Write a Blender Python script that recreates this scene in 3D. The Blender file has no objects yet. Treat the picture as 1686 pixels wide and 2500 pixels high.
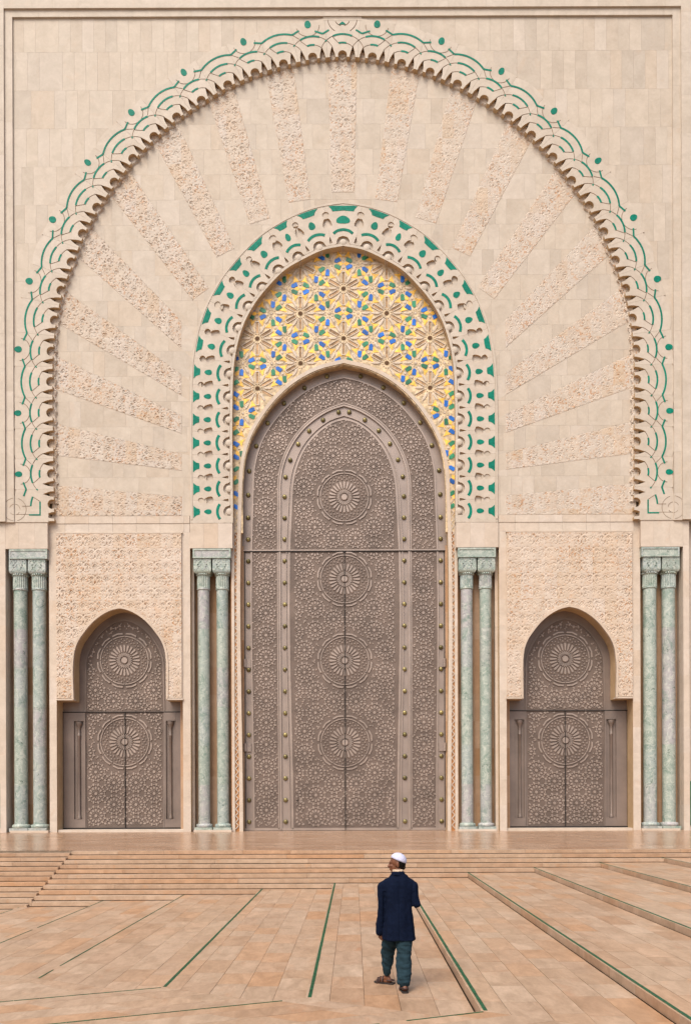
import bpy, math, random
import numpy as np
from mathutils import Vector, Matrix, noise as mnoise

random.seed(7); RNG = np.random.RandomState(7)
scn = bpy.context.scene
R = math.radians

# ------------------------------------------------------------------ camera
D = 41.5            # camera to the front plane of the facade (m)
F = 2100.0          # focal length in photo pixels (photo 1686 x 2500)
HC = 1.64           # camera height above the landing (z = 0)
X0 = -0.415         # facade axis
cam = bpy.data.cameras.new('camera'); camo = bpy.data.objects.new('camera', cam)
scn.collection.objects.link(camo); scn.camera = camo
camo.location = (0, 0, HC); camo.rotation_euler = (R(90), R(0.2), 0)
cam.sensor_width = 36; cam.sensor_height = 36; cam.sensor_fit = 'AUTO'
cam.lens = 36 * F / 2500; cam.shift_x = -20 / 2500; cam.shift_y = 697 / 2500
cam.clip_end = 2000; cam.clip_start = 0.1
# ------------------------------------------------------------------ sky, sun
SUN_EL, SUN_AZ = 52, 205          # azimuth clockwise from +Y
w = bpy.data.worlds.new('World'); scn.world = w; w.use_nodes = True
nt = w.node_tree; nt.nodes.clear()
sky = nt.nodes.new('ShaderNodeTexSky'); sky.sky_type = 'NISHITA'; sky.sun_disc = False
sky.sun_elevation = R(SUN_EL); sky.sun_rotation = R(SUN_AZ)
sky.air_density = 1.0; sky.dust_density = 4.0; sky.ozone_density = 1.0
bg = nt.nodes.new('ShaderNodeBackground'); bg.inputs[1].default_value = 0.098
wo = nt.nodes.new('ShaderNodeOutputWorld')
nt.links.new(sky.outputs[0], bg.inputs[0]); nt.links.new(bg.outputs[0], wo.inputs[0])
sl = bpy.data.lights.new('sun', 'SUN'); sl.energy = 1.5; sl.angle = R(34); sl.color = (1.0, 0.95, 0.87)
so = bpy.data.objects.new('sun', sl); scn.collection.objects.link(so)
sd = Vector((math.sin(R(SUN_AZ)) * math.cos(R(SUN_EL)), math.cos(R(SUN_AZ)) * math.cos(R(SUN_EL)), math.sin(R(SUN_EL))))
so.rotation_euler = sd.to_track_quat('Z', 'Y').to_euler(); so.location = (-10, -10, 40)
vs = scn.view_settings; vs.view_transform = 'Standard'; vs.look = 'None'; vs.gamma = 1; vs.use_curve_mapping = False
vs.exposure = 1.01

# ------------------------------------------------------------------ helpers
COL = scn.collection
def S(t): return (D + t) / F
def wx(u, t): return X0 + u * S(t)
def wz(y, t): return HC - (y - 1947) * S(t)
def link(o, parent=None):
    COL.objects.link(o)
    if parent is not None: o.parent = parent
    return o
def mesh_from(name, verts, faces, mat=None, smooth=False):
    me = bpy.data.meshes.new(name); me.from_pydata([tuple(v) for v in verts], [], faces)
    if mat is not None: me.materials.append(mat)
    if smooth: me.polygons.foreach_set('use_smooth', [True] * len(me.polygons))
    me.update(); return me
def mk(name, verts, faces, mat, parent=None, smooth=False):
    return link(bpy.data.objects.new(name, mesh_from(name, verts, faces, mat, smooth)), parent)
def mk_mesh(name, me, parent=None): return link(bpy.data.objects.new(name, me), parent)
class MB:
    """collects geometry of ONE part"""
    def __init__(s): s.v = []; s.f = []; s.r = []
    def add(s, v, f, rnd=None):
        b = len(s.v); s.v += list(v); s.f += [tuple(i + b for i in q) for q in f]
        s.r += [rnd if rnd is not None else 0.0] * len(f)
    def build(s, name, mat, parent=None, smooth=False, rnd=False):
        o = mk(name, s.v, s.f, mat, parent, smooth)
        if rnd:
            a = o.data.attributes.new('rnd', 'FLOAT', 'FACE'); a.data.foreach_set('value', s.r)
        return o
def area2(p): return sum(p[i][0] * p[(i + 1) % len(p)][1] - p[(i + 1) % len(p)][0] * p[i][1] for i in range(len(p)))
def prism(poly, y0, y1):
    """poly in (x,z), front at y0, back at y1"""
    if area2(poly) < 0: poly = poly[::-1]
    n = len(poly)
    v = [(x, y0, z) for x, z in poly] + [(x, y1, z) for x, z in poly]
    f = [tuple(range(n)), tuple(range(2 * n - 1, n - 1, -1))]
    f += [(i, n + i, n + (i + 1) % n, (i + 1) % n) for i in range(n)]
    return v, f
def box(x0, x1, y0, y1, z0, z1): return prism([(x0, z0), (x1, z0), (x1, z1), (x0, z1)], y0, y1)
def frustum(poly, y0, y1, inset):
    """raised piece: base at y1, top at y0 (towards the camera), top shrunk to the centroid"""
    if area2(poly) < 0: poly = poly[::-1]
    n = len(poly); cx = sum(p[0] for p in poly) / n; cz = sum(p[1] for p in poly) / n
    top = [(cx + (x - cx) * inset, cz + (z - cz) * inset) for x, z in poly]
    v = [(x, y0, z) for x, z in top] + [(x, y1, z) for x, z in poly]
    f = [tuple(range(n))] + [(i, n + i, n + (i + 1) % n, (i + 1) % n) for i in range(n)]
    return v, f
def bevel_prism(poly, y0, y1, b):
    """prism with a chamfered front edge of width b"""
    if area2(poly) < 0: poly = poly[::-1]
    n = len(poly); cx = sum(p[0] for p in poly) / n; cz = sum(p[1] for p in poly) / n
    def ins(p):
        dx, dz = cx - p[0], cz - p[1]
        return (p[0] + math.copysign(min(b, abs(dx)), dx), p[1] + math.copysign(min(b, abs(dz)), dz))
    top = [ins(p) for p in poly]
    v = [(x, y0, z) for x, z in top] + [(x, y0 + b, z) for x, z in poly] + [(x, y1, z) for x, z in poly]
    f = [tuple(range(n))]
    for r in (0, 1): f += [(r * n + i, (r + 1) * n + i, (r + 1) * n + (i + 1) % n, r * n + (i + 1) % n) for i in range(n)]
    return v, f
def lathe(prof, cx, cy, n=28, a0=0, a1=2 * math.pi):
    """prof: list of (r,z)"""
    v = []; f = []; m = len(prof)
    for i in range(n):
        a = a0 + (a1 - a0) * i / n
        v += [(cx + r * math.cos(a), cy + r * math.sin(a), z) for r, z in prof]
    for i in range(n):
        j = (i + 1) % n
        for k in range(m - 1): f.append((i * m + k, j * m + k, j * m + k + 1, i * m + k + 1))
    return v, f
def dome(cx, cy, cz, r, h, n=14, m=4):
    """stud on a wall, facing -Y"""
    v = []; f = []
    for k in range(m):
        a = k / m * math.pi / 2
        for i in range(n):
            b = 2 * math.pi * i / n
            v.append((cx + r * math.cos(a) * math.cos(b), cy - h * math.sin(a), cz + r * math.cos(a) * math.sin(b)))
    v.append((cx, cy - h, cz)); t = len(v) - 1
    for k in range(m - 1):
        for i in range(n):
            j = (i + 1) % n; f.append((k * n + i, k * n + j, (k + 1) * n + j, (k + 1) * n + i))
    f += [((m - 1) * n + i, (m - 1) * n + (i + 1) % n, t) for i in range(n)]
    return v, f
def catmull(P, closed=False, sub=8):
    """smooth curve through P, tangents weighted by segment length so that long segments stay straight"""
    P = np.array(P, float); n = len(P); h = np.hypot(*(P[1:] - P[:-1]).T); dl = (P[1:] - P[:-1]) / h[:, None]; T = np.zeros_like(P)
    T[0] = dl[0]; T[-1] = dl[-1]
    for i in range(1, n - 1): T[i] = (dl[i - 1] * h[i] + dl[i] * h[i - 1]) / (h[i - 1] + h[i])
    out = []
    for i in range(n - 1):
        for k in range(sub):
            t = k / sub; t2, t3 = t * t, t ** 3
            q = (2 * t3 - 3 * t2 + 1) * P[i] + (t3 - 2 * t2 + t) * h[i] * T[i] + (-2 * t3 + 3 * t2) * P[i + 1] + (t3 - t2) * h[i] * T[i + 1]
            out.append((float(q[0]), float(q[1])))
    out.append((float(P[-1][0]), float(P[-1][1]))); return out
def half_arch(P, sub=6):
    """P: right half, apex first; returns whole polyline left foot -> apex -> right foot (u,y)"""
    h = catmull(P, sub=sub)
    return [(-u, y) for u, y in h[::-1]][:-1] + h
def inpoly(x, y, poly):
    c = False; n = len(poly); j = n - 1
    for i in range(n):
        xi, yi = poly[i]; xj, yj = poly[j]
        if (yi > y) != (yj > y) and x < (xj - xi) * (y - yi) / (yj - yi) + xi: c = not c
        j = i
    return c
def ribbon(pts, wd, closed=False):
    """2d polyline -> outline polygon of constant width"""
    L = []; Rr = []; n = len(pts)
    for i in range(n):
        a = pts[max(i - 1, 0)]; b = pts[min(i + 1, n - 1)]
        dx, dz = b[0] - a[0], b[1] - a[1]; l = math.hypot(dx, dz) or 1
        nx, nz = -dz / l * wd / 2, dx / l * wd / 2
        L.append((pts[i][0] + nx, pts[i][1] + nz)); Rr.append((pts[i][0] - nx, pts[i][1] - nz))
    return L + Rr[::-1]
def strip_mesh(pts, wd, y0, y1):
    """ribbon as quads (safe for long curves)"""
    o = ribbon(pts, wd); n = len(pts); L = o[:n]; Rr = o[n:][::-1]
    v = [(x, y0, z) for x, z in L] + [(x, y0, z) for x, z in Rr] + [(x, y1, z) for x, z in L] + [(x, y1, z) for x, z in Rr]
    f = []
    for i in range(n - 1):
        f += [(i, i + 1, n + i + 1, n + i)[::-1], (i, 2 * n + i, 2 * n + i + 1, i + 1), (n + i, n + i + 1, 3 * n + i + 1, 3 * n + i)]
    f += [(0, n, 3 * n, 2 * n), (n - 1, 3 * n - 1, 4 * n - 1, 2 * n - 1)[::-1]]
    return v, f
def tag(o, label=None, cat=None, kind=None, group=None):
    if label: o['label'] = label
    if cat: o['category'] = cat
    if kind: o['kind'] = kind
    if group: o['group'] = group
    return o

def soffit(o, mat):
    """paints a warm shade tone on all faces that are not the front"""
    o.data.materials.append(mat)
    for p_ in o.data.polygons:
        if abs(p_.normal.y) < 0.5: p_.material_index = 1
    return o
# ------------------------------------------------------------------ materials
def new_mat(name):
    m = bpy.data.materials.new(name); m.use_nodes = True
    t = m.node_tree; b = t.nodes['Principled BSDF']; return m, t, b
def N(t, typ, **kw):
    n = t.nodes.new(typ)
    for k, v in kw.items(): setattr(n, k, v)
    return n
def ramp(t, stops, interp='LINEAR'):
    n = t.nodes.new('ShaderNodeValToRGB'); cr = n.color_ramp; cr.interpolation = interp
    cr.elements[0].position, cr.elements[0].color = stops[0][0], (*stops[0][1], 1)
    cr.elements[1].position, cr.elements[1].color = stops[-1][0], (*stops[-1][1], 1)
    for p, c in stops[1:-1]:
        e = cr.elements.new(p); e.color = (*c, 1)
    return n
def mix(t, a, b, fac, typ='MIX'):
    n = t.nodes.new('ShaderNodeMix'); n.data_type = 'RGBA'; n.blend_type = typ
    for sock, val in ((n.inputs[6], a), (n.inputs[7], b), (n.inputs[0], fac)):
        if hasattr(val, 'is_linked') or hasattr(val, 'links'): t.links.new(val, sock)
        elif isinstance(val, tuple): sock.default_value = (*val, 1) if len(val) == 3 else val
        else: sock.default_value = val
    return n.outputs[2]
def noise(t, vec, scale, detail=4, rough=0.6, dist=0.0):
    n = N(t, 'ShaderNodeTexNoise'); n.inputs['Scale'].default_value = scale; n.inputs['Detail'].default_value = detail
    n.inputs['Roughness'].default_value = rough; n.inputs['Distortion'].default_value = dist
    t.links.new(vec, n.inputs['Vector']); return n.outputs['Fac']
def mapr(t, val, a, b, c=0.0, d=1.0):
    n = N(t, 'ShaderNodeMapRange'); t.links.new(val, n.inputs[0])
    for i, x in enumerate((a, b, c, d)): n.inputs[i + 1].default_value = x
    return n.outputs[0]
def stone(name, tints, stain=(0.40, 0.22, 0.10), stain_amt=0.25, mottle=0.5, rough=0.6, scale=1.0, bump=0.15,
          cell=None, spec=0.3, stretch=None, pits=0.0, rust=0.0):
    """tints: colours one of which each slab takes (by object or face random); cell=(sx,sz) gives tints by block grid"""
    m, t, b = new_mat(name)
    geo = N(t, 'ShaderNodeNewGeometry'); pos = geo.outputs['Position']
    oi = N(t, 'ShaderNodeObjectInfo'); at = N(t, 'ShaderNodeAttribute', attribute_name='rnd')
    if cell:
        dv = N(t, 'ShaderNodeVectorMath', operation='DIVIDE'); t.links.new(pos, dv.inputs[0]); dv.inputs[1].default_value = (cell[0], 1000, cell[1])
        fl = N(t, 'ShaderNodeVectorMath', operation='FLOOR'); t.links.new(dv.outputs[0], fl.inputs[0])
        wn = N(t, 'ShaderNodeTexWhiteNoise', noise_dimensions='3D'); t.links.new(fl.outputs[0], wn.inputs['Vector'])
        rnd = wn.outputs['Value']
    else:
        ad = N(t, 'ShaderNodeMath', operation='ADD'); t.links.new(oi.outputs['Random'], ad.inputs[0]); t.links.new(at.outputs['Fac'], ad.inputs[1])
        wn = N(t, 'ShaderNodeTexWhiteNoise', noise_dimensions='1D'); t.links.new(ad.outputs[0], wn.inputs['W']); rnd = wn.outputs['Value']
    k = len(tints)
    rp = ramp(t, [(i / max(k - 1, 1), c) for i, c in enumerate(tints)]); t.links.new(rnd, rp.inputs[0])
    vec = pos
    if stretch:
        mp = N(t, 'ShaderNodeMapping'); mp.inputs['Scale'].default_value = stretch; t.links.new(pos, mp.inputs[0]); vec = mp.outputs[0]
    # move the veins from slab to slab
    of = N(t, 'ShaderNodeVectorMath', operation='ADD'); t.links.new(vec, of.inputs[0])
    sc = N(t, 'ShaderNodeVectorMath', operation='SCALE'); t.links.new(wn.outputs['Color'], sc.inputs[0]); sc.inputs['Scale'].default_value = 37.0
    t.links.new(sc.outputs[0], of.inputs[1]); vec = of.outputs[0]
    n1 = noise(t, vec, 1.6 * scale, 5, 0.62, 0.6); n2 = noise(t, vec, 9 * scale, 4, 0.65)
    c = mix(t, rp.outputs[0], mix(t, (0.72, 0.68, 0.64), (1.18, 1.18, 1.2), mapr(t, n1, 0.3, 0.7)), mottle, 'MULTIPLY')
    c = mix(t, c, mix(t, (0.82, 0.80, 0.78), (1.12, 1.12, 1.12), mapr(t, n2, 0.3, 0.7)), mottle * 0.7, 'MULTIPLY')
    n3 = noise(t, vec, 0.9 * scale, 6, 0.7, 1.2)
    sf = mapr(t, n3, 0.56, 0.76, 0.0, stain_amt)
    c = mix(t, c, stain, sf)
    if pits > 0:
        n4 = noise(t, vec, 26 * scale, 2, 0.5)
        c = mix(t, c, (0.16, 0.09, 0.05), mapr(t, n4, 0.66, 0.72, 0, pits))
    if rust > 0:                          # patches of rusty pitting in the stone
        n5 = noise(t, pos, 9.5, 3, 0.6, 0.4); n6 = noise(t, pos, 0.55, 3, 0.6)
        mu = N(t, 'ShaderNodeMath', operation='MULTIPLY'); t.links.new(mapr(t, n5, 0.55, 0.64, 0, rust), mu.inputs[0]); t.links.new(mapr(t, n6, 0.40, 0.60, 0.25, 1), mu.inputs[1])
        c = mix(t, c, (0.38, 0.165, 0.05), mu.outputs[0])
    t.links.new(c, b.inputs['Base Color'])
    b.inputs['Roughness'].default_value = rough; b.inputs['Specular IOR Level'].default_value = spec
    if bump > 0:
        bp = N(t, 'ShaderNodeBump'); bp.inputs['Strength'].default_value = bump; bp.inputs['Distance'].default_value = 0.02
        t.links.new(n2, bp.inputs['Height']); t.links.new(bp.outputs[0], b.inputs['Normal'])
    return m
def plain(name, col, rough=0.5, metal=0.0, var=0.15, scale=6.0, spec=0.4, bump=0.0, rnd=0.0):
    m, t, b = new_mat(name); geo = N(t, 'ShaderNodeNewGeometry')
    n1 = noise(t, geo.outputs['Position'], scale, 4, 0.6)
    c = mix(t, col, mix(t, (1 - var * 2,) * 3, (1 + var,) * 3, mapr(t, n1, 0.3, 0.7)), 1.0, 'MULTIPLY')
    if rnd > 0:
        oi = N(t, 'ShaderNodeObjectInfo'); c = mix(t, c, mix(t, (1 - rnd,) * 3, (1 + rnd,) * 3, oi.outputs['Random']), 1.0, 'MULTIPLY')
    t.links.new(c, b.inputs['Base Color']); b.inputs['Roughness'].default_value = rough; b.inputs['Metallic'].default_value = metal
    b.inputs['Specular IOR Level'].default_value = spec
    if bump > 0:
        bp = N(t, 'ShaderNodeBump'); bp.inputs['Strength'].default_value = bump; bp.inputs['Distance'].default_value = 0.02
        t.links.new(n1, bp.inputs['Height']); t.links.new(bp.outputs[0], b.inputs['Normal'])
    return m
T_UP = [(0.465, 0.405, 0.34), (0.48, 0.42, 0.355), (0.475, 0.41, 0.34), (0.425, 0.37, 0.312), (0.49, 0.43, 0.37), (0.48, 0.415, 0.345), (0.435, 0.375, 0.312), (0.475, 0.40, 0.325)]
T_LOW = [(0.52, 0.437, 0.352), (0.52, 0.445, 0.365), (0.51, 0.42, 0.33), (0.53, 0.455, 0.38), (0.50, 0.40, 0.305)]  # lower stone set lighter: floor bounce is put into its tints
T_PAVE = [(0.355, 0.245, 0.162), (0.38, 0.275, 0.192), (0.33, 0.21, 0.13), (0.365, 0.26, 0.177), (0.40, 0.295, 0.21), (0.375, 0.222, 0.125), (0.37, 0.265, 0.182), (0.35, 0.245, 0.168), (0.39, 0.245, 0.148)]
T_UP = [(r * 1.01, g_ * 0.995, b_ * 0.955) for r, g_, b_ in T_UP]
T_PAVE = [(r * 1.10, g_ * 1.08, b_ * 1.06) for r, g_, b_ in T_PAVE]
M = dict(
    slab=stone('limestone_slab', T_UP, stain=(0.47, 0.345, 0.245), stain_amt=0.40, mottle=0.36, bump=0.08),
    arch=stone('arch_stone', [T_UP[0], T_UP[1], T_UP[4]], stain=(0.47, 0.345, 0.245), stain_amt=0.35, mottle=0.4, bump=0.1),
    low=stone('warm_stone', T_LOW, stain=(0.50, 0.32, 0.19), stain_amt=0.35, mottle=0.4, bump=0.1),
    wall=stone('warm_wall', T_LOW, stain=(0.50, 0.32, 0.19), stain_amt=0.35, mottle=0.4, bump=0.1, cell=(0.75, 1.25)),
    carve=stone('carved_stone', [(0.49, 0.42, 0.345), (0.495, 0.43, 0.36), (0.495, 0.42, 0.34), (0.49, 0.405, 0.32), (0.50, 0.435, 0.37), (0.49, 0.385, 0.28)],
                stain=(0.48, 0.28, 0.14), stain_amt=0.45, mottle=0.4, bump=0.12, cell=(0.55, 1.2), rust=0.75),
    carvelow=stone('carved_warm_stone', [(0.52, 0.43, 0.34), (0.54, 0.455, 0.375), (0.51, 0.405, 0.305), (0.53, 0.44, 0.355)],
                   stain=(0.50, 0.27, 0.12), stain_amt=0.5, mottle=0.4, bump=0.12, cell=(0.58, 1.25), rust=0.85),
    warm_shade=stone('warm_shade_stone', [(0.46, 0.33, 0.19), (0.48, 0.35, 0.21), (0.45, 0.31, 0.17)], stain_amt=0.3, mottle=0.5, bump=0.1),  # golden-brown tone of shaded soffits and jambs, painted as colour
    groove=plain('brown_joint', (0.16, 0.10, 0.06), 0.9, var=0.3),
    bed=plain('dark_bed', (0.07, 0.038, 0.018), 0.95),
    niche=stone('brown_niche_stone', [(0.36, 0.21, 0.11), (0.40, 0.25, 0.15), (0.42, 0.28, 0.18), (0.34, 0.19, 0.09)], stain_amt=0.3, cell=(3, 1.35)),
    backing=plain('mortar', (0.22, 0.16, 0.11), 0.9),
    orange=stone('rust_stone', [(0.36, 0.16, 0.055), (0.42, 0.20, 0.075), (0.40, 0.22, 0.11)], stain_amt=0.3, cell=(1, 1.3)),
    green=plain('green_glaze', (0.0, 0.175, 0.115), 0.55, var=0.18, scale=9, rnd=0.10, spec=0.15),
    strip=plain('worn_green_glaze', (0.008, 0.085, 0.035), 0.5, var=0.35, scale=14, spec=0.2),
    zgreen=plain('green_zellij', (0.025, 0.20, 0.10), 0.3, var=0.2, rnd=0.25),
    zblue=plain('blue_zellij', (0.012, 0.13, 0.50), 0.3, var=0.2, rnd=0.25),
    gold=plain('gold_zellij', (0.92, 0.53, 0.075), 0.4, metal=0.0, var=0.2, rnd=0.15),
    lace=stone('lacework_stone', [(0.56, 0.475, 0.375), (0.55, 0.455, 0.35), (0.57, 0.485, 0.395)], stain_amt=0.2, mottle=0.4, bump=0.1, cell=(0.6, 0.8)),
    gilt=plain('gilt_ground', (0.60, 0.455, 0.275), 0.5, var=0.3, scale=5),
    dark=plain('hollow_shade', (0.10, 0.05, 0.02), 0.9),  # dark colour stands in for the shade inside star holes
    bar=plain('bar_shade_brown', (0.42, 0.27, 0.15), 0.8, var=0.25, rnd=0.3),  # brown stands in for the shade of recessed bars
    titan=plain('titanium', (0.31, 0.246, 0.208), 0.42, metal=0.4, var=0.10, scale=0.7),
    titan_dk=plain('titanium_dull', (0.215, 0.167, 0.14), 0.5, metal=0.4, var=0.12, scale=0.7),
    titan_hi=plain('titanium_raised', (0.345, 0.273, 0.228), 0.42, metal=0.4, var=0.12, scale=0.8),  # lighter copy for raised pieces, relief shading put into the tone
    titan_lo=plain('titanium_ground_shade', (0.158, 0.117, 0.094), 0.6, metal=0.35, var=0.15, scale=0.8),  # darker copy for the relief ground: depth shading and dirt in the colour
    seam=plain('seam', (0.02, 0.016, 0.014), 0.8),
    stud=plain('brass_stud', (0.22, 0.18, 0.075), 0.4, metal=0.6, var=0.25, rnd=0.35),
    pave=stone('travertine_paving', T_PAVE, stain=(0.38, 0.18, 0.085), stain_amt=0.6, mottle=0.85, rough=0.38, bump=0.04, scale=1.3, pits=0.25, stretch=(2.2, 0.8, 1)),
    step=stone('travertine_step', T_PAVE, stain=(0.45, 0.20, 0.06), stain_amt=0.5, mottle=0.7, rough=0.5, bump=0.08, scale=1.6, pits=0.35),
    polish=stone('polished_paving', [(0.38, 0.235, 0.145), (0.42, 0.28, 0.185), (0.34, 0.195, 0.11), (0.41, 0.27, 0.175)], stain_amt=0.3, mottle=0.7, rough=0.24, bump=0.0, spec=0.5),
    ground=plain('plaza_ground', (0.33, 0.235, 0.16), 0.7, var=0.2, scale=0.4),
)
def marble(name):
    m, t, b = new_mat(name); geo = N(t, 'ShaderNodeNewGeometry'); pos = geo.outputs['Position']; oi = N(t, 'ShaderNodeObjectInfo')
    at = N(t, 'ShaderNodeAttribute', attribute_name='rnd')
    ad = N(t, 'ShaderNodeMath', operation='ADD'); t.links.new(oi.outputs['Random'], ad.inputs[0]); t.links.new(at.outputs['Fac'], ad.inputs[1])
    wn = N(t, 'ShaderNodeTexWhiteNoise', noise_dimensions='1D'); t.links.new(ad.outputs[0], wn.inputs['W'])
    rp = ramp(t, [(0, (0.29, 0.335, 0.29)), (0.3, (0.32, 0.36, 0.305)), (0.55, (0.30, 0.345, 0.32)), (0.8, (0.325, 0.34, 0.325)), (0.93, (0.35, 0.325, 0.325)), (1, (0.28, 0.33, 0.27))])
    t.links.new(wn.outputs['Value'], rp.inputs[0])
    sc = N(t, 'ShaderNodeVectorMath', operation='SCALE'); t.links.new(wn.outputs['Color'], sc.inputs[0]); sc.inputs['Scale'].default_value = 31.0
    of = N(t, 'ShaderNodeVectorMath', operation='ADD'); t.links.new(pos, of.inputs[0]); t.links.new(sc.outputs[0], of.inputs[1]); v = of.outputs[0]
    n1 = noise(t, v, 1.1, 6, 0.65, 2.2); n2 = noise(t, v, 2.6, 6, 0.75, 3.0); n3 = noise(t, v, 3.2, 6, 0.8, 1.4)
    c = mix(t, rp.outputs[0], (0.13, 0.20, 0.155), mapr(t, n1, 0.46, 0.66, 0, 0.75))
    c = mix(t, c, (0.52, 0.53, 0.46), mapr(t, n2, 0.50, 0.58, 0, 0.6))
    c = mix(t, c, (0.05, 0.085, 0.06), mapr(t, n3, 0.585, 0.645, 0, 0.9))
    t.links.new(c, b.inputs['Base Color']); b.inputs['Roughness'].default_value = 0.32
    return m
M['marble'] = marble('green_marble')

# ================================================================== THE SETTING: ground, terraces, steps, landing
RIS, TRD = 0.116, 0.347
def ZL(j): return -RIS * j
def YR(j): return 24.6 + TRD * (7 - j)             # riser between level j-1 and level j
XE = {1: 11.35, 2: 9.35, 3: 7.35, 4: 5.30, 5: 3.30, 6: 1.38, 7: -0.60, 8: -2.63, 9: -4.75, 10: -6.90, 11: -9.0, 12: -11.1}
XE[0] = 13.4
def YC(j): return 10.54 + 1.15 * (j - 7)           # corner where the kerb of level j turns
DIR = Vector((-0.92, -0.392)).normalized(); NRM = Vector((-DIR.y, DIR.x))   # NRM points to camera side? fixed below
g = mk('ground', [(-400, -400, -1.75), (400, -400, -1.75), (400, 400, -1.75), (-400, 400, -1.75)], [(0, 1, 2, 3)], M['ground']); tag(g, kind='structure')
def slab_top(poly, z0, z1):
    """poly in (x,y) -> prism between z0 (bottom) and z1 (top)"""
    if area2(poly) < 0: poly = poly[::-1]
    n = len(poly); v = [(x, y, z1) for x, y in poly] + [(x, y, z0) for x, y in poly]
    return v, [tuple(range(n))] + [(i, n + i, n + (i + 1) % n, (i + 1) % n) for i in range(n)]
G = 0.0025
slabs = []       # (distance, level, poly, ztop)
pave_parent = {}
for j in range(1, 13):
    zl = ZL(j); xl, xr = XE[j], XE[j - 1]
    # bed of the terrace (dark joints show it)
    bed = MB()
    Ca = Vector((xl, YC(j))); Cb = Vector((xr, YC(j - 1)))
    La = Ca + DIR * 16; Lb = Cb + DIR * 16
    bed.add(*slab_top([(xl + .01, YC(j)), (xr - .01, YC(j - 1)), (xr - .01, YR(j)), (xl + .01, YR(j))], zl - 0.5, zl - 0.012))
    bed.add(*slab_top([(Ca.x, Ca.y - .01), (Cb.x, Cb.y + .01), (Lb.x, Lb.y + .01), (La.x, La.y - .01)], zl - 0.5, zl - 0.0121))
    po = bed.build('pavement', M['bed']); tag(po, kind='structure'); pave_parent[j] = po
    # terrace columns
    wd = xr - xl; kerb = 0.30; cols = [xl, xl + kerb] + [xl + kerb + (wd - kerb) * (c + 1) / 4 for c in range(4)]
    for c in range(5):
        xa, xb = cols[c], cols[c + 1] - (0.016 if c == 4 else 0)
        yA = YC(j) + (YC(j - 1) - YC(j)) * ((xa - xl) / wd); yB = YC(j) + (YC(j - 1) - YC(j)) * ((xb - xl) / wd)
        y = max(yA, yB); first = True; ys = []
        yy = y + random.uniform(0.25, 0.9)
        while yy < YR(j) - 0.35: ys.append(yy); yy += random.uniform(0.55, 1.15) if c else random.uniform(0.9, 1.4)
        ys.append(YR(j)); prev = None
        for yv in ys:
            if prev is None: poly = [(xa + G, yA + G), (xb - G, yB + G), (xb - G, yv - G), (xa + G, yv - G)]
            else: poly = [(xa + G, prev + G), (xb - G, prev + G), (xb - G, yv - G), (xa + G, yv - G)]
            cx = sum(p[0] for p in poly) / 4; cy = sum(p[1] for p in poly) / 4
            slabs.append((math.hypot(cx, cy), j, poly, zl + random.uniform(-0.0012, 0.0012), abs(cx) < cy * 0.40 + .5)); prev = yv
    # oblique band in front
    for c in range(5):
        fa, fb = (cols[c] - xl) / wd, (cols[c + 1] - xl) / wd
        A = Ca.lerp(Cb, fa); B = Ca.lerp(Cb, fb); s0 = 0.0; s = random.uniform(0.3, 1.0)
        while s0 < 9:
            poly = [tuple(A + DIR * (s0 + G)), tuple(B + DIR * (s0 + G)), tuple(B + DIR * (s - G)), tuple(A + DIR * (s - G))]
            nv = (B - A).normalized() * G
            poly = [(poly[0][0] + nv.x, poly[0][1] + nv.y), (poly[1][0] - nv.x, poly[1][1] - nv.y), (poly[2][0] - nv.x, poly[2][1] - nv.y), (poly[3][0] + nv.x, poly[3][1] + nv.y)]
            cx = sum(p[0] for p in poly) / 4; cy = sum(p[1] for p in poly) / 4
            slabs.append((math.hypot(cx, cy), j, poly, zl + random.uniform(-0.0012, 0.0012), cy > 8.0 and abs(cx) < cy * 0.42 + .5))
            s0 = s; s += random.uniform(0.7, 1.3)
slabs.sort(key=lambda q: (not q[4], q[0]))
rest = {}
for i, (d, j, poly, zt, vis) in enumerate(slabs):
    geo = slab_top(poly, ZL(j) - 0.118, zt)
    if i < 300: mk('paving_slab', geo[0], geo[1], M['pave'], pave_parent[j])
    else: rest.setdefault(j, MB()).add(*geo, rnd=random.random() * 50)
for j, b in rest.items():
    tag(b.build('paving', M['pave'], pave_parent[j], rnd=True), kind='stuff')
# green glazed strips let into the kerbs, one tile after another
for j in range(1, 13):
    xl = XE[j]; y = YC(j) + 0.02; b = MB(); KW = 0.074 if j < 9 else 0.055
    while y < YR(j) - 0.05:
        y2 = min(y + 0.31, YR(j) - 0.02)
        if (j < 9 or random.random() < 0.9):
            b.add(*slab_top([(xl + 0.03, y), (xl + KW + random.uniform(-.004, .004), y), (xl + KW, y2 - 0.004), (xl + 0.03, y2 - 0.004)], ZL(j) - 0.02, ZL(j) + 0.004))
        y = y2
    C = Vector((xl, YC(j))); s = 0.0; nn = Vector((0.392, -0.92)).normalized()
    while s < 9:
        if random.random() < (0.96 if j < 9 else 0.6):
            p = C + nn * 0.03
            q = [p + DIR * s, p + DIR * s + nn * 0.022, p + DIR * (s + 0.305) + nn * 0.022, p + DIR * (s + 0.305)]
            b.add(*slab_top([tuple(k) for k in q], ZL(j) - 0.02, ZL(j) + 0.0045))
        s += 0.31
    b.build('tile_strip', M['strip'], pave_parent[j])
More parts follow.
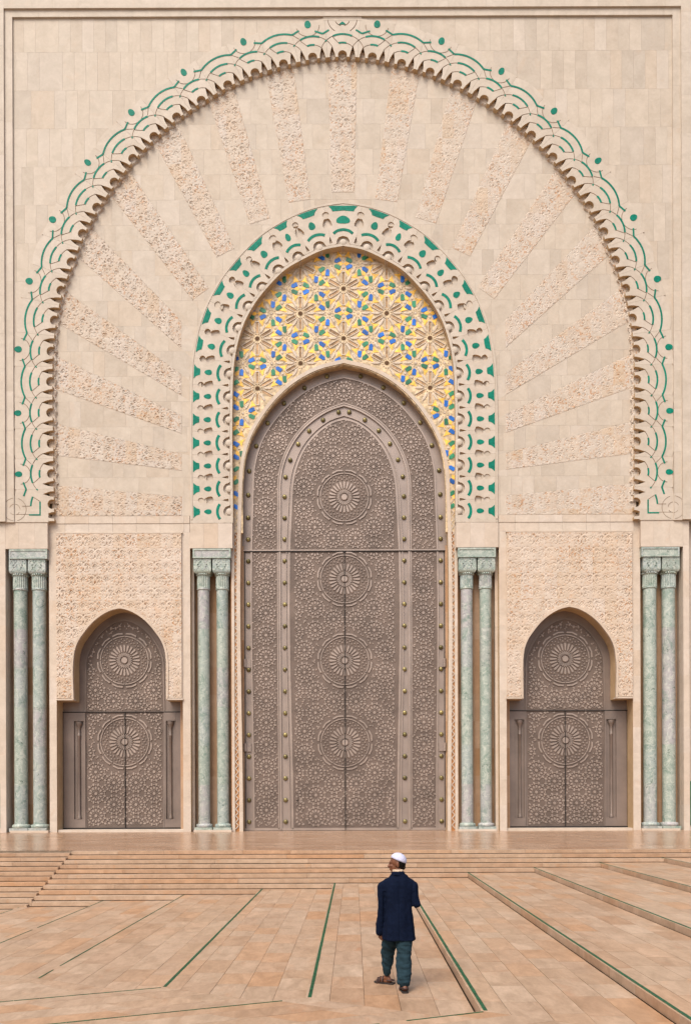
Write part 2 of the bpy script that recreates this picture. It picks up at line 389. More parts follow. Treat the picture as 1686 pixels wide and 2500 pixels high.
# steps: long blocks laid end to end
steps = mk('steps', *box(-34, 14, 26.9, 27.4, -1.7, -0.2), M['backing']); tag(steps, kind='structure')
for j in range(1, 13):
    xr = XE[j - 1]; x = xr; y0, y1 = YR(j), YR(j - 1) if j > 1 else YR(1) + 0.36
    shift = 0
    while x > -20:
        x2 = x - random.uniform(1.3, 3.2)
        if x > -8.75 > x2: x2 = -8.75
        gap = 0.012 if abs(x2 + 8.75) < .01 else 0.003
        dz = random.uniform(-0.003, 0.003); lw = x <= -8.74; oy = -0.15 if lw else 0.0; oz = -0.05 if lw else 0.0
        v, f = slab_top([(x2 + gap, y0 + oy - 0.03 + random.uniform(-.004, .004)), (x - 0.003, y0 + oy - 0.03), (x - 0.003, y1 + oy - 0.033), (x2 + gap, y1 + oy - 0.033)], ZL(j - 1) - RIS + 0.018 + oz, ZL(j - 1) + dz + oz)
        mk('step_block', v, f, M['step'], steps)
        x = x2
    b = MB(); b.add(*slab_top([(-30, y0 + 0.0), (xr, y0 + 0.0), (xr, y1 + .02), (-30, y1 + .02)], ZL(j - 1) - 0.6, ZL(j - 1) - 0.07))
    b.build('step_bed', M['bed'], steps)
    b = MB(); b.add(*slab_top([(-30, y0 - .033), (-20, y0 - .033), (-20, y1 - .033), (-30, y1 - .033)], ZL(j - 1) - 0.6, ZL(j - 1) - 0.001))
    b.build('step_end', M['step'], steps)
# landing: polished slabs in rows
land = mk('landing', *slab_top([(-45, YR(1) + .3), (45, YR(1) + .3), (45, D + 3), (-45, D + 3)], -0.7, -0.006), M['backing']); tag(land, kind='structure')
b = MB(); y = YR(1) + 0.33; yend = D + 1.4
while y < yend:
    y2 = min(y + 0.62, yend); x = -30 + random.uniform(0, 1)
    while x < 30:
        x2 = x + random.uniform(0.9, 1.9); b.add([(x + .002, y + .002, 0), (x2 - .002, y + .002, 0), (x2 - .002, y2 - .002, 0), (x + .002, y2 - .002, 0)], [(0, 1, 2, 3)], rnd=random.random() * 60); x = x2
    y = y2
tag(b.build('polished_paving', M['polish'], land, rnd=True), kind='stuff')

# ================================================================== THE FACADE
fac = bpy.data.objects.new('mosque_facade', None); COL.objects.link(fac); fac.location = (X0, D, 0)
tag(fac, 'pale stone mosque facade with a huge carved arch, green tilework and metal doors', 'mosque')
def P(o):
    """parent to the facade without moving"""
    o.parent = fac; o.matrix_parent_inverse = Matrix.Translation((-X0, -D, 0)); return o
def part(name, geo, mat, smooth=False): return P(mk(name, geo[0], geo[1], mat, None, smooth))
def upoly(pts, t): return [(wx(u, t), wz(y, t)) for u, y in pts]
def Y(t): return D + t
T1 = 0.25            # tympanum and side panel plane
TR = 0.21            # portal ring front
TZ = 0.62            # zellij plane
TD = 1.12            # doors
YIMP = 1272          # impost line

# ---------------------------------------------------------------- big arch curve
K = [(0, 133), (72.8, 138.5), (144, 154.5), (213.5, 176), (280, 205.5), (345, 243), (405, 283.5), (460.5, 331), (512.5, 384.5), (558, 442), (600.8, 503.5),
     (636, 567.5), (664, 637), (689, 706), (705, 779), (713.5, 855), (715, 929), (715, 1005), (714, 1080), (713.5, 1154), (712.5, 1228), (711.5, 1302)]
def Kp(i):
    s = -1 if i < 0 else 1; i = min(abs(i), 21); return np.array([s * K[i][0], K[i][1]], float)
def arch_raw(s):
    i = math.floor(s); t = s - i; p0, p1, p2, p3 = Kp(i - 1), Kp(i), Kp(i + 1), Kp(i + 2)
    p = 0.5 * (2 * p1 + (p2 - p0) * t + (2 * p0 - 5 * p1 + 4 * p2 - p3) * t * t + (3 * p1 - p0 - 3 * p2 + p3) * t ** 3)
    d = 0.5 * ((p2 - p0) + 2 * (2 * p0 - 5 * p1 + 4 * p2 - p3) * t + 3 * (3 * p1 - p0 - 3 * p2 + p3) * t * t)
    return p, d
def AP(s, n):
    """point of the arch band: s in units, n px outward from the inner edge"""
    p, d = arch_raw(s); l = np.hypot(*d); q = p + (n - 5) * np.array([d[1], -d[0]]) / l
    return (q[0], q[1])
PU = 73.0
arch_line = lambda n, a=-20.6, b=20.6, c=280: [AP(a + (b - a) * i / c, n) for i in range(c + 1)]

# ---------------------------------------------------------------- spandrel: slabs of the flat wall round the arch
YT = 39.5; UF = 805
outer = arch_line(84)
def zb(u):
    """photo y of the arch's outer line above u (inf when outside)"""
    u = abs(u); best = None
    for i in range(140, len(outer) - 1):
        (a, ya), (b2, yb) = outer[i], outer[i + 1]
        if min(a, b2) <= u <= max(a, b2) and b2 > a:
            best = ya + (yb - ya) * (u - a) / (b2 - a or 1); break
    return best
umax = max(p[0] for p in outer)
spand = part('spandrel_wall', prism(upoly([(-UF - 30, YT - 12), (UF + 30, YT - 12), (UF + 30, YIMP)] + [(u, y) for u, y in arch_line(70, -20.6, 20.6, 120)[::-1]] + [(-UF - 30, YIMP)], 0.03), Y(0.03), Y(0.6)), M['backing'])
rows = [YT, 125, 219, 312, 405, 498, 591, 684, 777, 870, 963, 1056, 1149, YIMP]; CW = 28.4
for r in range(len(rows) - 1):
    y0, y1 = rows[r], rows[r + 1]; off = (0, 9, 17, 5, 22)[r % 5]
    us = [-UF] + [u for u in np.arange(-UF + off, UF, CW) if u > -UF + 6 and u < UF - 6] + [UF]
    # some slabs are laid double width
    i = 0
    while i < len(us) - 1:
        st = 2 if random.random() < 0.12 and i + 2 < len(us) else 1
        a, b2 = us[i] + 0.12, us[min(i + st, len(us) - 1)] - 0.12; i += st
        xs = np.linspace(a, b2, 5); low = []
        for u in xs:
            z = zb(u) if abs(u) < umax else None
            low.append(min(y1 - 0.12, z) if z is not None else y1 - 0.12)
        if max(low) <= y0 + 1 or abs(a) < umax and abs(b2) < umax and all((zb(u) or 0) <= y0 + .5 for u in xs): continue
        if abs((a + b2) / 2) < umax and zb((a + b2) / 2) is None: continue
        poly = [(u, max(z, y0 + .2)) for u, z in zip(xs, low)] + [(b2, y0 + .12), (a, y0 + .12)]
        # region beside the arch below the widest point: keep outside only
        if y0 > 900:
            if abs((a + b2) / 2) < 780: continue
            poly = [(a, y1 - .12), (b2, y1 - .12), (b2, y0 + .12), (a, y0 + .12)]
        me = prism(upoly(poly, 0.0), Y(0.0) + random.uniform(-.0015, .0015), Y(0.05))
        P(mk('wall_slab', me[0], me[1], M['slab'], None)); bpy.context.scene.collection.objects[-1].parent = spand
for o in [o for o in spand.children]: o.matrix_parent_inverse = Matrix.Translation((0, 0, 0))
# frame mouldings: stepped border
def frame_band(u0, u1, yt0, yt1, t, tb, ybot):
    """border band between half widths u0<u1 and tops yt1<yt0, cut into stones"""
    for sgn in (-1, 1):
        y = yt1
        while y < ybot:
            y2 = min(y + random.uniform(80, 110), ybot)
            part('frame_stone', prism(upoly([(sgn * u0, y + .1), (sgn * u1, y + .1), (sgn * u1, y2 - .1), (sgn * u0, y2 - .1)], t), Y(t), Y(tb)), M['arch']); y = y2
    u = -u0
    while u < u0 - 1:
        u2 = min(u + random.uniform(55, 95), u0)
        part('frame_stone', prism(upoly([(u + .1, yt1), (u2 - .1, yt1), (u2 - .1, yt0), (u + .1, yt0)], t), Y(t), Y(tb)), M['arch']); u = u2
frame_band(UF, 826, YT - 1, 17, -0.09, 0.3, YIMP)
frame_band(826, 900, 17, -160, -0.18, 0.3, YIMP - 2)
# wall beyond the picture
for sgn in (-1, 1):
    part('outer_wall', prism(upoly([(sgn * 900, -160), (sgn * 1150, -160), (sgn * 1150, 2032), (sgn * 900, 2032)], -0.15), Y(-0.15), Y(1.4)), M['wall'])
part('upper_wall', prism(upoly([(-1150, -300), (1150, -300), (1150, -160), (-1150, -160)], -0.15), Y(-0.15), Y(1.4)), M['wall'])

# ---------------------------------------------------------------- big arch: voussoirs with scalloped inner edge
backA = MB()
pl_in = arch_line(34, -20.5, 20.5, 164); pl_out = arch_line(90, -20.5, 20.5, 164)
for i in range(164):
    q = [pl_in[i], pl_in[i + 1], pl_out[i + 1], pl_out[i]]
    backA.add(*prism(upoly(q, 0.03), Y(0.031), Y(0.55)))
big = P(backA.build('great_arch', M['backing']))
def leaf_notch(a0, sgn):
    """points of a leaf notch in (a,n), entered from the left side"""
    L = [(-7, 0), (-6.6, 6), (-5.2, 13), (-2.8, 20), (0, 27)]; Rr = [(1.8, 20), (4.2, 13), (6, 6), (6.6, 0)]
    if sgn < 0: L, Rr = [(-x, n) for x, n in Rr[::-1]], [(-x, n) for x, n in L[::-1]]; 
    return [(a0 + x, n) for x, n in L + Rr]
for k in range(-20, 21):
    h = PU / 2
    inner = [(-h + .15, 0)] + leaf_notch(-24, 1)
    inner += [(-11 * math.cos(a), 4.5 + 11 * math.sin(a)) for a in np.linspace(-0.42, math.pi + 0.42, 15)]
    inner += leaf_notch(24, -1) + [(h - .15, 0)]
    if k % 2 == 0: out = [(a, math.sqrt(98 ** 2 - a * a)) for a in np.linspace(h - .15, -h + .15, 9)]
    else: out = [(a, 91 + 4 * (abs(a) / h)) for a in np.linspace(h - .15, -h + .15, 9)]
    loc = inner + out
    if k == -20: loc = [(a, n) for a, n in loc]
    poly = upoly([AP(k + a / PU, n) for a, n in loc], -0.03)
    v = soffit(part('voussoir', prism(poly, Y(-0.03), Y(T1 + 0.02)), M['arch']), M['warm_shade']); v.parent = big; v.matrix_parent_inverse = Matrix.Identity(4)
# corner stones at the feet of the arch
for sgn in (-1, 1):
    q = [(sgn * 722, 1262), (sgn * 826, 1262), (sgn * 826, YIMP + 3), (sgn * 722, YIMP + 3)]
    part('impost_stone', prism(upoly([(sgn * 721, 1244), (sgn * 804, 1244), (sgn * 804, YIMP), (sgn * 721, YIMP)], -0.034), Y(-0.034), Y(0.5)), M['arch'])
TI = -0.03
def sub_big(name, geo, mat):
    o = mk(name, geo[0], geo[1], mat, big); return o
def inlay_arc(k, r, a0, a1, wd, name='tile_inlay', mat=None, off=-0.012):
    n = max(6, int(abs(a1 - a0) * r / 6)); pts = []
    for i in range(n + 1):
        a = a0 + (a1 - a0) * i / n; pts.append(AP(k + r * math.sin(a) / PU, r * math.cos(a)))
    return sub_big(name, strip_mesh(upoly(pts, TI), wd * S(TI), Y(TI + off), Y(TI + 0.02)), mat or M['green'])
def inlay_line(k, P2, wd, mat=None, name='tile_inlay', off=-0.012):
    pts = []
    for i in range(len(P2) - 1):
        for q in range(4):
            t = q / 4; pts.append((P2[i][0] * (1 - t) + P2[i + 1][0] * t, P2[i][1] * (1 - t) + P2[i + 1][1] * t))
    pts.append(P2[-1]); pts = [AP(k + a / PU, n) for a, n in pts]
    return sub_big(name, strip_mesh(upoly(pts, TI), wd * S(TI), Y(TI + off), Y(TI + 0.02)), mat or M['green'])
GW = 1.25
grv = MB()
def groove_pts(k, pts):
    pts = [AP(k + a / PU, n) for a, n in pts]; v, f = strip_mesh(upoly(pts, TI), GW * S(TI), Y(TI - 0.006), Y(TI + 0.02)); grv.add(v, f)
def arc_pts(r, a0, a1, n=12, ca=0, cn=0): return [(ca + r * math.sin(a0 + (a1 - a0) * i / n), cn + r * math.cos(a0 + (a1 - a0) * i / n)) for i in range(n + 1)]
for k in range(-19, 20):
    sg = -1 if k > 0 else 1          # towards the apex
    # short and medium arcs
    inlay_arc(k, 34, -0.26, 0.26, 4.2)
    inlay_arc(k, 55, -0.40, 0.40, 4.2)
    groove_pts(k, [(sg * a, n) for a, n in arc_pts(34, 0.26, 0.83)])
    groove_pts(k, [(sg * -8.7, 32.8), (sg * -22, 49)])
    groove_pts(k, [(sg * a, n) for a, n in arc_pts(55, 0.40, 1.10)])
    groove_pts(k, [(sg * a, n) for a, n in arc_pts(55, -0.40, -0.78)])
    if k == 0: groove_pts(k, [(-a, n) for a, n in arc_pts(55, 0.40, 1.10)])
    inlay_line(k, [(sg * -39.5, 38.5), (sg * -36, 41.5)], 3, name='tile_inlay')
    if k % 2 == 0 and k != 0:
        inlay_arc(k, 76, -0.50, 0.50, 4.2)
        for s2 in (-1, 1):
            inlay_line(k, [(s2 * 36.5, 66.8), (s2 * 53, 73.5)], 4.0)
            groove_pts(k, [(s2 * 36.5, 66.8), (s2 * 50, 53)])
    elif k != 0:
        groove_pts(k, arc_pts(24, math.pi * 0.5, math.pi * 1.5, 14, 0, 80))
        # oval tile
        ov = [(0 + 6.6 * math.sin(a) * (1 - 0.12 * math.cos(a)), 85 + 9.2 * math.cos(a)) for a in np.linspace(0, 2 * math.pi, 20, endpoint=False)]
        sub_big('tile_inlay', prism(upoly([AP(k + a / PU, n) for a, n in ov], TI), Y(TI - 0.012), Y(TI + 0.02)), M['green'])
# knot at the crown
for s2 in (-1, 1):
    inlay_line(0, [(s2 * 29, 66), (s2 * 43, 58)], 4.0); inlay_line(0, [(s2 * 43, 58), (s2 * 60, 66)], 4.0)
sub_big('tile_inlay', prism(upoly([(-9, 60), (9, 60), (5, 56), (0, 52.5), (-5, 56)], TI), Y(TI - 0.012), Y(TI + .02)), M['green'])
def tcr(y): return -0.092 + 0.057 * min(max((y - 28) / 18, 0), 1)
cw = []; 
for y_ in (17, 28, 46, 50):
    t_ = tcr(y_); cw += [(wx(-47, t_), Y(t_), wz(y_, t_)), (wx(47, t_), Y(t_), wz(y_, t_))]
cw += [(wx(q, 0), Y(0.05), wz(y_, 0)) for y_ in (17, 50) for q in (-47, 47)]
part('crown_stone', (cw, [(0, 2, 3, 1), (2, 4, 5, 3), (4, 6, 7, 5), (0, 8, 10, 6, 4, 2), (1, 3, 5, 7, 11, 9)]), M['arch'])
for r, a0, a1 in ((18.5, -0.8, 0.8), (18.5, 2.0, 2.9), (18.5, -2.9, -2.0), (36, 1.7, 2.6), (36, -2.6, -1.7)):
    v, f = strip_mesh([(wx(r * math.sin(a), 0), wz(45.5 - r * math.cos(a), 0)) for a in np.linspace(a0, a1, 14)], GW * S(0), 0, 1)
    v = [(x, Y(tcr(1947 - (z - HC) / S(0))) - (.006 if yy == 0 else -.01), z) for x, yy, z in v]; grv.add(v, f)
# knots at the feet
for sg in (-1, 1):
    def F2(u, y): return (sg * u, y)
    sub_big('tile_inlay', strip_mesh(upoly([F2(741, 1222), F2(741, 1238), F2(741, 1254)], TI), 3.4 * S(TI), Y(TI - .012), Y(TI + .02)), M['green'])
    sub_big('tile_inlay', strip_mesh(upoly([F2(739.5, 1254.5), F2(753, 1254.5), F2(768, 1254.5)], TI), 3.4 * S(TI), Y(TI - .0125), Y(TI + .02)), M['green'])
    sub_big('tile_inlay', strip_mesh(upoly([F2(759, 1210), F2(762.5, 1222), F2(764, 1233)], TI), 3.8 * S(TI), Y(TI - .012), Y(TI + .02)), M['green'])
    for s2 in (-1, 1): pass
    for ln in ([F2(764, 1233), F2(785, 1233)], [F2(768, 1253), F2(797, 1253)], [F2(759, 1210), F2(742, 1221)]):
        v, f = strip_mesh(upoly(ln, TI), GW * S(TI), Y(TI - 0.006), Y(TI + .02)); grv.add(v, f)
    for r, a0, a1 in ((28, -2.9, -0.3), (13, -1.5, -0.1), (13, -3.0, -2.1)):
        v, f = strip_mesh(upoly([F2(803 + r * math.sin(a), 1241 - r * math.cos(a)) for a in np.linspace(a0, a1, 26)], -0.034), GW * 0.6 * S(0), Y(-0.041), Y(0.02)); grv.add(v, f)
    for r, a0, a1 in ((28, 0.12, 0.85), (13, 0.2, 1.2), (13, 2.2, 3.0), (28, 2.3, 3.0)):
        v, f = strip_mesh(upoly([F2(803 + r * math.sin(a), 1241 - r * math.cos(a)) for a in np.linspace(a0, a1, 26)], -0.09), GW * 0.6 * S(0), Y(-0.097), Y(0.02)); grv.add(v, f)
    for yk in (19,):
        inlay_line(sg * 20, [(-sg * 36.5, 66.8), (-sg * 53, 73.5)], 4.0); inlay_line(sg * 20, [(-sg * 36.5, 66.8), (-sg * 20, 73)], 4.0)
go = tag(grv.build('groove', M['groove'], big), kind='stuff')

# ---------------------------------------------------------------- carving motif: one repeat of the arabesque as a height tile
REL = 0.012; CD = 1.25
MW, MH = 1.15, 1.27; NX, NZ = 200, 220
def carve_tile(seed):
    rs = np.random.RandomState(seed)
    gx, gz = np.meshgrid((np.arange(NX) + .5) / NX * MW, (np.arange(NZ) + .5) / NZ * MH, indexing='ij')
    H = np.zeros((NX, NZ))
    def stroke(pts, wds, depth):
        nonlocal H
        d = np.full((NX, NZ), 9.0)
        for (p, wa), (q, wb) in zip(zip(pts[:-1], wds[:-1]), zip(pts[1:], wds[1:])):
            for ox in (-MW, 0, MW):
                for oz in (-MH, 0, MH):
                    ax, az = p[0] + ox, p[1] + oz; bx, bz = q[0] + ox, q[1] + oz
                    if max(ax, bx) < -.15 or min(ax, bx) > MW + .15 or max(az, bz) < -.15 or min(az, bz) > MH + .15: continue
                    dx, dz = bx - ax, bz - az; l2 = dx * dx + dz * dz + 1e-9
                    t = np.clip(((gx - ax) * dx + (gz - az) * dz) / l2, 0, 1)
                    d = np.minimum(d, np.hypot(gx - ax - t * dx, gz - az - t * dz) - (wa + (wb - wa) * t))
        m = np.clip((0.008 - d) / 0.014, 0, 1); H = np.maximum(H, m * depth * CD)
    def arc(cx, cz, r, a0, a1, w0=0.006, w1=0.016, depth=.03):
        A = np.linspace(a0, a1, 9); ws = [w0 + (w1 - w0) * math.sin(math.pi * i / 8) for i in range(9)]
        stroke([(cx + r * math.cos(a), cz + r * math.sin(a)) for a in A], ws, depth)
    def drop(cx, cz, h, wd, depth): stroke([(cx, cz - h / 2), (cx, cz), (cx, cz + h / 2)], [0.004, wd * .8, wd], depth) if h > 0 else stroke([(cx, cz - h / 2), (cx, cz), (cx, cz + h / 2)], [0.004, wd * .8, wd], depth)
    def spiral(cx, cz, r0, r1, a0, turns, wd, depth):
        n = 14; pts = []; ws = []
        for i in range(n + 1):
            t = i / n; a = a0 + turns * 2 * math.pi * t; r = r0 + (r1 - r0) * t; pts.append((cx + r * math.cos(a), cz + r * math.sin(a))); ws.append(wd * (0.5 + 0.7 * math.sin(math.pi * min(1, t * 1.1))))
        stroke(pts, ws, depth)
    for (nx, nz) in ((0, 0), (MW / 2, MH / 2)):
        dd = lambda: rs.uniform(0.8, 1.0)
        stroke([(nx, nz + .11), (nx, nz + .17), (nx, nz + .22)], [.006, .030, .008], .060 * dd())
        stroke([(nx, nz - .09), (nx, nz - .16), (nx, nz - .20)], [.006, .026, .032], .060 * dd())
        for s in (-1, 1):
            spiral(nx + s * .145, nz + .035, .112, .030, math.pi / 2 - s * 2.9, s * .95, .014, .042)
            stroke([(nx + s * .145, nz + .03)] * 2, [.024] * 2, .056 * dd())
            stroke([(nx + s * .05, nz - .235), (nx + s * .10, nz - .275), (nx + s * .16, nz - .285)], [.006, .018, .005], .036)
            spiral(nx + s * .185, nz - .165, .070, .020, math.pi * .5 + s * 2.4, -s * .75, .012, .036)
            stroke([(nx + s * .20, nz + .235), (nx + s * .265, nz + .255), (nx + s * .32, nz + .225)], [.005, .016, .005], .034)
    for (nx, nz) in ((0, 0), (MW / 2, MH / 2)):
        for s in (-1, 1):
            spiral(nx + s * .30, nz + .075, .062, .022, math.pi / 2 + s * 1.2, s * .7, .010, .032)
            spiral(nx + s * .335, nz - .075, .055, .020, math.pi / 2 - s * 2.0, -s * .7, .010, .032)
            stroke([(nx + s * .055, nz + .19), (nx + s * .10, nz + .215), (nx + s * .115, nz + .27)], [.004, .013, .004], .032)
            stroke([(nx + s * .235, nz - .27), (nx + s * .29, nz - .235), (nx + s * .30, nz - .18)], [.004, .013, .004], .032)
            stroke([(nx + s * .40, nz + .02), (nx + s * .43, nz - .01)], [.006, .014], .036)
    for (cx, cz) in ((MW / 2, 0.0), (0, MH / 2)):
        stroke([(cx, cz - .20), (cx, cz - .26)], [.006, .018], .044); stroke([(cx, cz + .19)] * 2, [.016] * 2, .044)
        for s in (-1, 1):
            stroke([(cx + s * .07, cz + .17), (cx + s * .12, cz + .13), (cx + s * .14, cz + .06)], [.004, .013, .004], .032)
            stroke([(cx + s * .012, cz + .12), (cx + s * .055, cz + .03), (cx + s * .115, cz - .06)], [.005, .024, .006], .046)
            stroke([(cx + s * .012, cz + .0), (cx + s * .04, cz - .06), (cx + s * .075, cz - .12)], [.004, .015, .005], .034)
    return H
TILES = [carve_tile(3), carve_tile(11)]
def sample(H, x, z):
    fx = (x / MW * NX - .5); fz = (z / MH * NZ - .5); i0 = np.floor(fx).astype(int); j0 = np.floor(fz).astype(int); a = fx - i0; b = fz - j0
    i1, j1 = (i0 + 1) % NX, (j0 + 1) % NZ; i0 %= NX; j0 %= NZ
    return H[i0, j0] * (1 - a) * (1 - b) + H[i1, j0] * a * (1 - b) + H[i0, j1] * (1 - a) * b + H[i1, j1] * a * b
def blockdepth(x, z):
    """some blocks are cut deeper than others"""
    h = np.sin(np.floor(x / .55) * 12.9898 + np.floor(z / 1.2) * 78.233) * 43758.5453; h = h - np.floor(h)
    return 0.62 + 0.38 * h
def height_mesh(XX, ZZ, HH, tfront, keep=None):
    """grid of world x,z and carve depth -> verts, faces; surface at tfront, cut into by HH; thin skirt round it"""
    nu, nv = XX.shape
    v = np.stack([XX.ravel(), (Y(tfront) + HH).ravel(), ZZ.ravel()], 1)
    idx = np.arange(nu * nv).reshape(nu, nv)
    a, b2, c, d = idx[:-1, :-1].ravel(), idx[1:, :-1].ravel(), idx[1:, 1:].ravel(), idx[:-1, 1:].ravel()
    fc = np.stack([a, b2, c, d], 1)
    if keep is not None:
        kq = keep[:-1, :-1] & keep[1:, :-1] & keep[1:, 1:] & keep[:-1, 1:]; fc = fc[kq.ravel()]
    return v, fc
def np_obj(name, v, fc, mat, parent=None):
    me = bpy.data.meshes.new(name); nf = len(fc)
    me.vertices.add(len(v)); me.vertices.foreach_set('co', np.asarray(v, np.float32).ravel())
    me.loops.add(nf * 4); me.loops.foreach_set('vertex_index', fc.ravel().astype(np.int32))
    me.polygons.add(nf); me.polygons.foreach_set('loop_start', np.arange(0, nf * 4, 4, dtype=np.int32)); me.polygons.foreach_set('loop_total', np.full(nf, 4, np.int32))
    me.polygons.foreach_set('use_smooth', np.ones(nf, bool))
    me.materials.append(mat); me.update(calc_edges=True); me.validate()
    return link(bpy.data.objects.new(name, me), parent)

# ---------------------------------------------------------------- tympanum of the big arch
ring_out_h = [(0, 487.6), (65, 500.7), (129, 522.7), (180, 552), (218, 582), (256.5, 620.4), (294.7, 666.6), (320, 708.7), (345.7, 762.5), (361, 813.5), (370, 864.6), (375, 920), (376, 960), (376, 1276)]
ring_in_h = [(0, 600), (46, 609), (98, 632.3), (141.7, 657.8), (180, 695), (214, 737), (241, 785), (256.5, 831), (265.4, 874.5), (270, 925), (271, 960), (271, 1276)]
RO = half_arch(ring_out_h); RI = half_arch(ring_in_h)
tb = 0.37
AL = arch_line(20, -20.6, 20.6, 150)
tymp = part('tympanum_wall', prism(upoly([(u, y) for u, y in AL] + [(722, 1276)] + [(376, 1276)] + [p for p in half_arch(ring_out_h)[::-1]] + [(-376, 1276), (-722, 1276)], tb), Y(tb), Y(0.6)), M['backing'])
arch_poly = arch_line(14, -20.6, 20.6, 150)
RAYC = (0, 1199)
rays = []
angs = [90, 81.5, 73, 63.8, 54.2, 44, 33.3, 22.5, 10.3]
wid = [(72, 56), (70, 54), (70, 52), (72, 50), (74, 50), (76, 48), (78, 44), (78, 42), (78, 41)]
RO_off = half_arch([(u + (19 if i > 3 else 12), y - (19 if i < 6 else 8)) for i, (u, y) in enumerate(ring_out_h[:-1])] + [(395, 1290)])
def ray_hit(ang, poly):
    dx, dy = math.cos(R(ang)), -math.sin(R(ang)); best = None
    for i in range(len(poly) - 1):
        (x1, y1), (x2, y2) = poly[i], poly[i + 1]; ex, ey = x2 - x1, y2 - y1; den = dx * ey - dy * ex
        if abs(den) < 1e-9: continue
        t = ((x1 - RAYC[0]) * ey - (y1 - RAYC[1]) * ex) / den; s = ((x1 - RAYC[0]) * dy - (y1 - RAYC[1]) * dx) / den
        if 0 <= s <= 1 and t > 0 and (best is None or t < best): best = t
    return best
inner_edge = arch_line(-1, -20.6, 20.6, 200)
ray_quads = []
for i, a in enumerate(angs):
    for sg in ((1,) if i == 0 else (-1, 1)):
        r0 = ray_hit(a, RO_off); r1 = ray_hit(a, inner_edge); wo, wi = wid[i]
        dx, dy = sg * math.cos(R(a)), -math.sin(R(a)); px, py = -dy, dx
        r1 += 2
        q = [(dx * r0 + RAYC[0] + px * wi / 2, dy * r0 + RAYC[1] + py * wi / 2), (dx * r0 + RAYC[0] - px * wi / 2, dy * r0 + RAYC[1] - py * wi / 2),
             (dx * r1 + RAYC[0] - px * wo / 2, dy * r1 + RAYC[1] - py * wo / 2), (dx * r1 + RAYC[0] + px * wo / 2, dy * r1 + RAYC[1] + py * wo / 2)]
        # side rays end on a vertical line
        if a < 50:
            for kk in (0, 1):
                uu, yy = q[kk]; oo = q[3 - kk]; tpar = (sg * 395 - uu) / (oo[0] - uu); q[kk] = (uu + (oo[0] - uu) * tpar, yy + (oo[1] - yy) * tpar)
        ray_quads.append((q, (r1 - r0)))
for sg in (-1, 1): ray_quads.append(([(sg * 395, 1211), (sg * 395, 1258), (sg * 712, 1258), (sg * 712, 1181)], 317))
RES = 0.0185
tilecount = 0
for q, L in ray_quads:
    q = upoly(q, T1 - REL); A, B, C, Dq = [np.array(p) for p in q]
    ln = L * S(T1); wd = (np.hypot(*(A - B)) + np.hypot(*(C - Dq))) / 2
    nu, nv = max(8, int(wd / RES)), int(ln / RES)
    U, V = np.meshgrid(np.linspace(0, 1, nu), np.linspace(0, 1, nv), indexing='ij')
    XX = (A[0] * (1 - U) + B[0] * U) * (1 - V) + (Dq[0] * (1 - U) + C[0] * U) * V
    ZZ = (A[1] * (1 - U) + B[1] * U) * (1 - V) + (Dq[1] * (1 - U) + C[1] * U) * V
    tilecount += 1
    H = sample(TILES[tilecount % 2], (U - .5) * MW * 1.05 + (MW / 2 if tilecount % 3 == 0 else 0), V * ln * 1.0 + tilecount * .37)
    mx = (q[0][0] + q[2][0]) / 2 - X0; H = H * blockdepth(XX, ZZ) * (0.7 if mx < -6 else 0.6 if mx < 2 else 0.45)
    edge = np.minimum(np.minimum(U, 1 - U) * wd, np.minimum(V, 1 - V) * ln)
    H = np.where(edge < 0.004, REL + .004, np.where(edge < 0.03, 0.0, H))
    v, fc = height_mesh(XX, ZZ, H, T1 - REL); np_obj('carved_ray', v, fc, M['carve'], tymp)
# carved fringe that follows the arch
for seg in range(-10, 10):
    ns = int(2 * PU * S(T1) / RES); s = np.linspace(seg * 2, seg * 2 + 2, ns); nn = np.linspace(-13, 9, 17)
    XX = np.zeros((ns, 17)); ZZ = np.zeros((ns, 17))
    for i, sv in enumerate(s):
        for jn, nv_ in enumerate(nn):
            u, y = AP(sv, nv_); XX[i, jn] = wx(u, T1); ZZ[i, jn] = wz(y, T1)
    SS, NN = np.meshgrid(s * PU * S(T1), nn * S(T1), indexing='ij')
    H = sample(TILES[seg % 2], SS, NN * 1.1 + .3) * 1.0
    # scalloped lower edge
    lim = -13 + 4.5 * np.abs(np.sin(SS / (PU * S(T1)) * math.pi * 3))
    H = np.where(NN / S(T1) < lim, .11, np.minimum(H, .08))
    v, fc = height_mesh(XX, ZZ, H, T1 - REL - .075); np_obj('carved_fringe', v, fc, M['carve'], tymp)
# plain slabs between the rays: the slab grid clipped to the plain fields
def clip_convex(poly, conv):
    if area2(conv) < 0: conv = conv[::-1]
    for i in range(len(conv)):
        (ax, ay), (bx, by) = conv[i], conv[(i + 1) % len(conv)]; out = []
        for k in range(len(poly)):
            p, q = poly[k], poly[(k + 1) % len(poly)]
            dp = (bx - ax) * (p[1] - ay) - (by - ay) * (p[0] - ax); dq = (bx - ax) * (q[1] - ay) - (by - ay) * (q[0] - ax)
            if dp >= 0: out.append(p)
            if (dp >= 0) != (dq >= 0): t = dp / (dp - dq); out.append((p[0] + (q[0] - p[0]) * t, p[1] + (q[1] - p[1]) * t))
        poly = out
        if len(poly) < 3: return []
    return poly
def ext(p, q, d):                       # from p towards q, d px beyond p (backwards)
    l = math.hypot(q[0] - p[0], q[1] - p[1]); return (p[0] - (q[0] - p[0]) / l * d, p[1] - (q[1] - p[1]) / l * d)
def pang(x, y):
    a = math.atan2(-(y - RAYC[1]), x - RAYC[0]); return a + 2 * math.pi if a < -math.pi / 2 else a
ordered = sorted(ray_quads, key=lambda r: pang((r[0][2][0] + r[0][3][0]) / 2, (r[0][2][1] + r[0][3][1]) / 2))
fields = []
for qd, L in ordered: 
    A, B, C, E = qd; fields.append([A, B, ext(B, C, 60), ext(A, E, 60)])      # in front of each ray's inner end
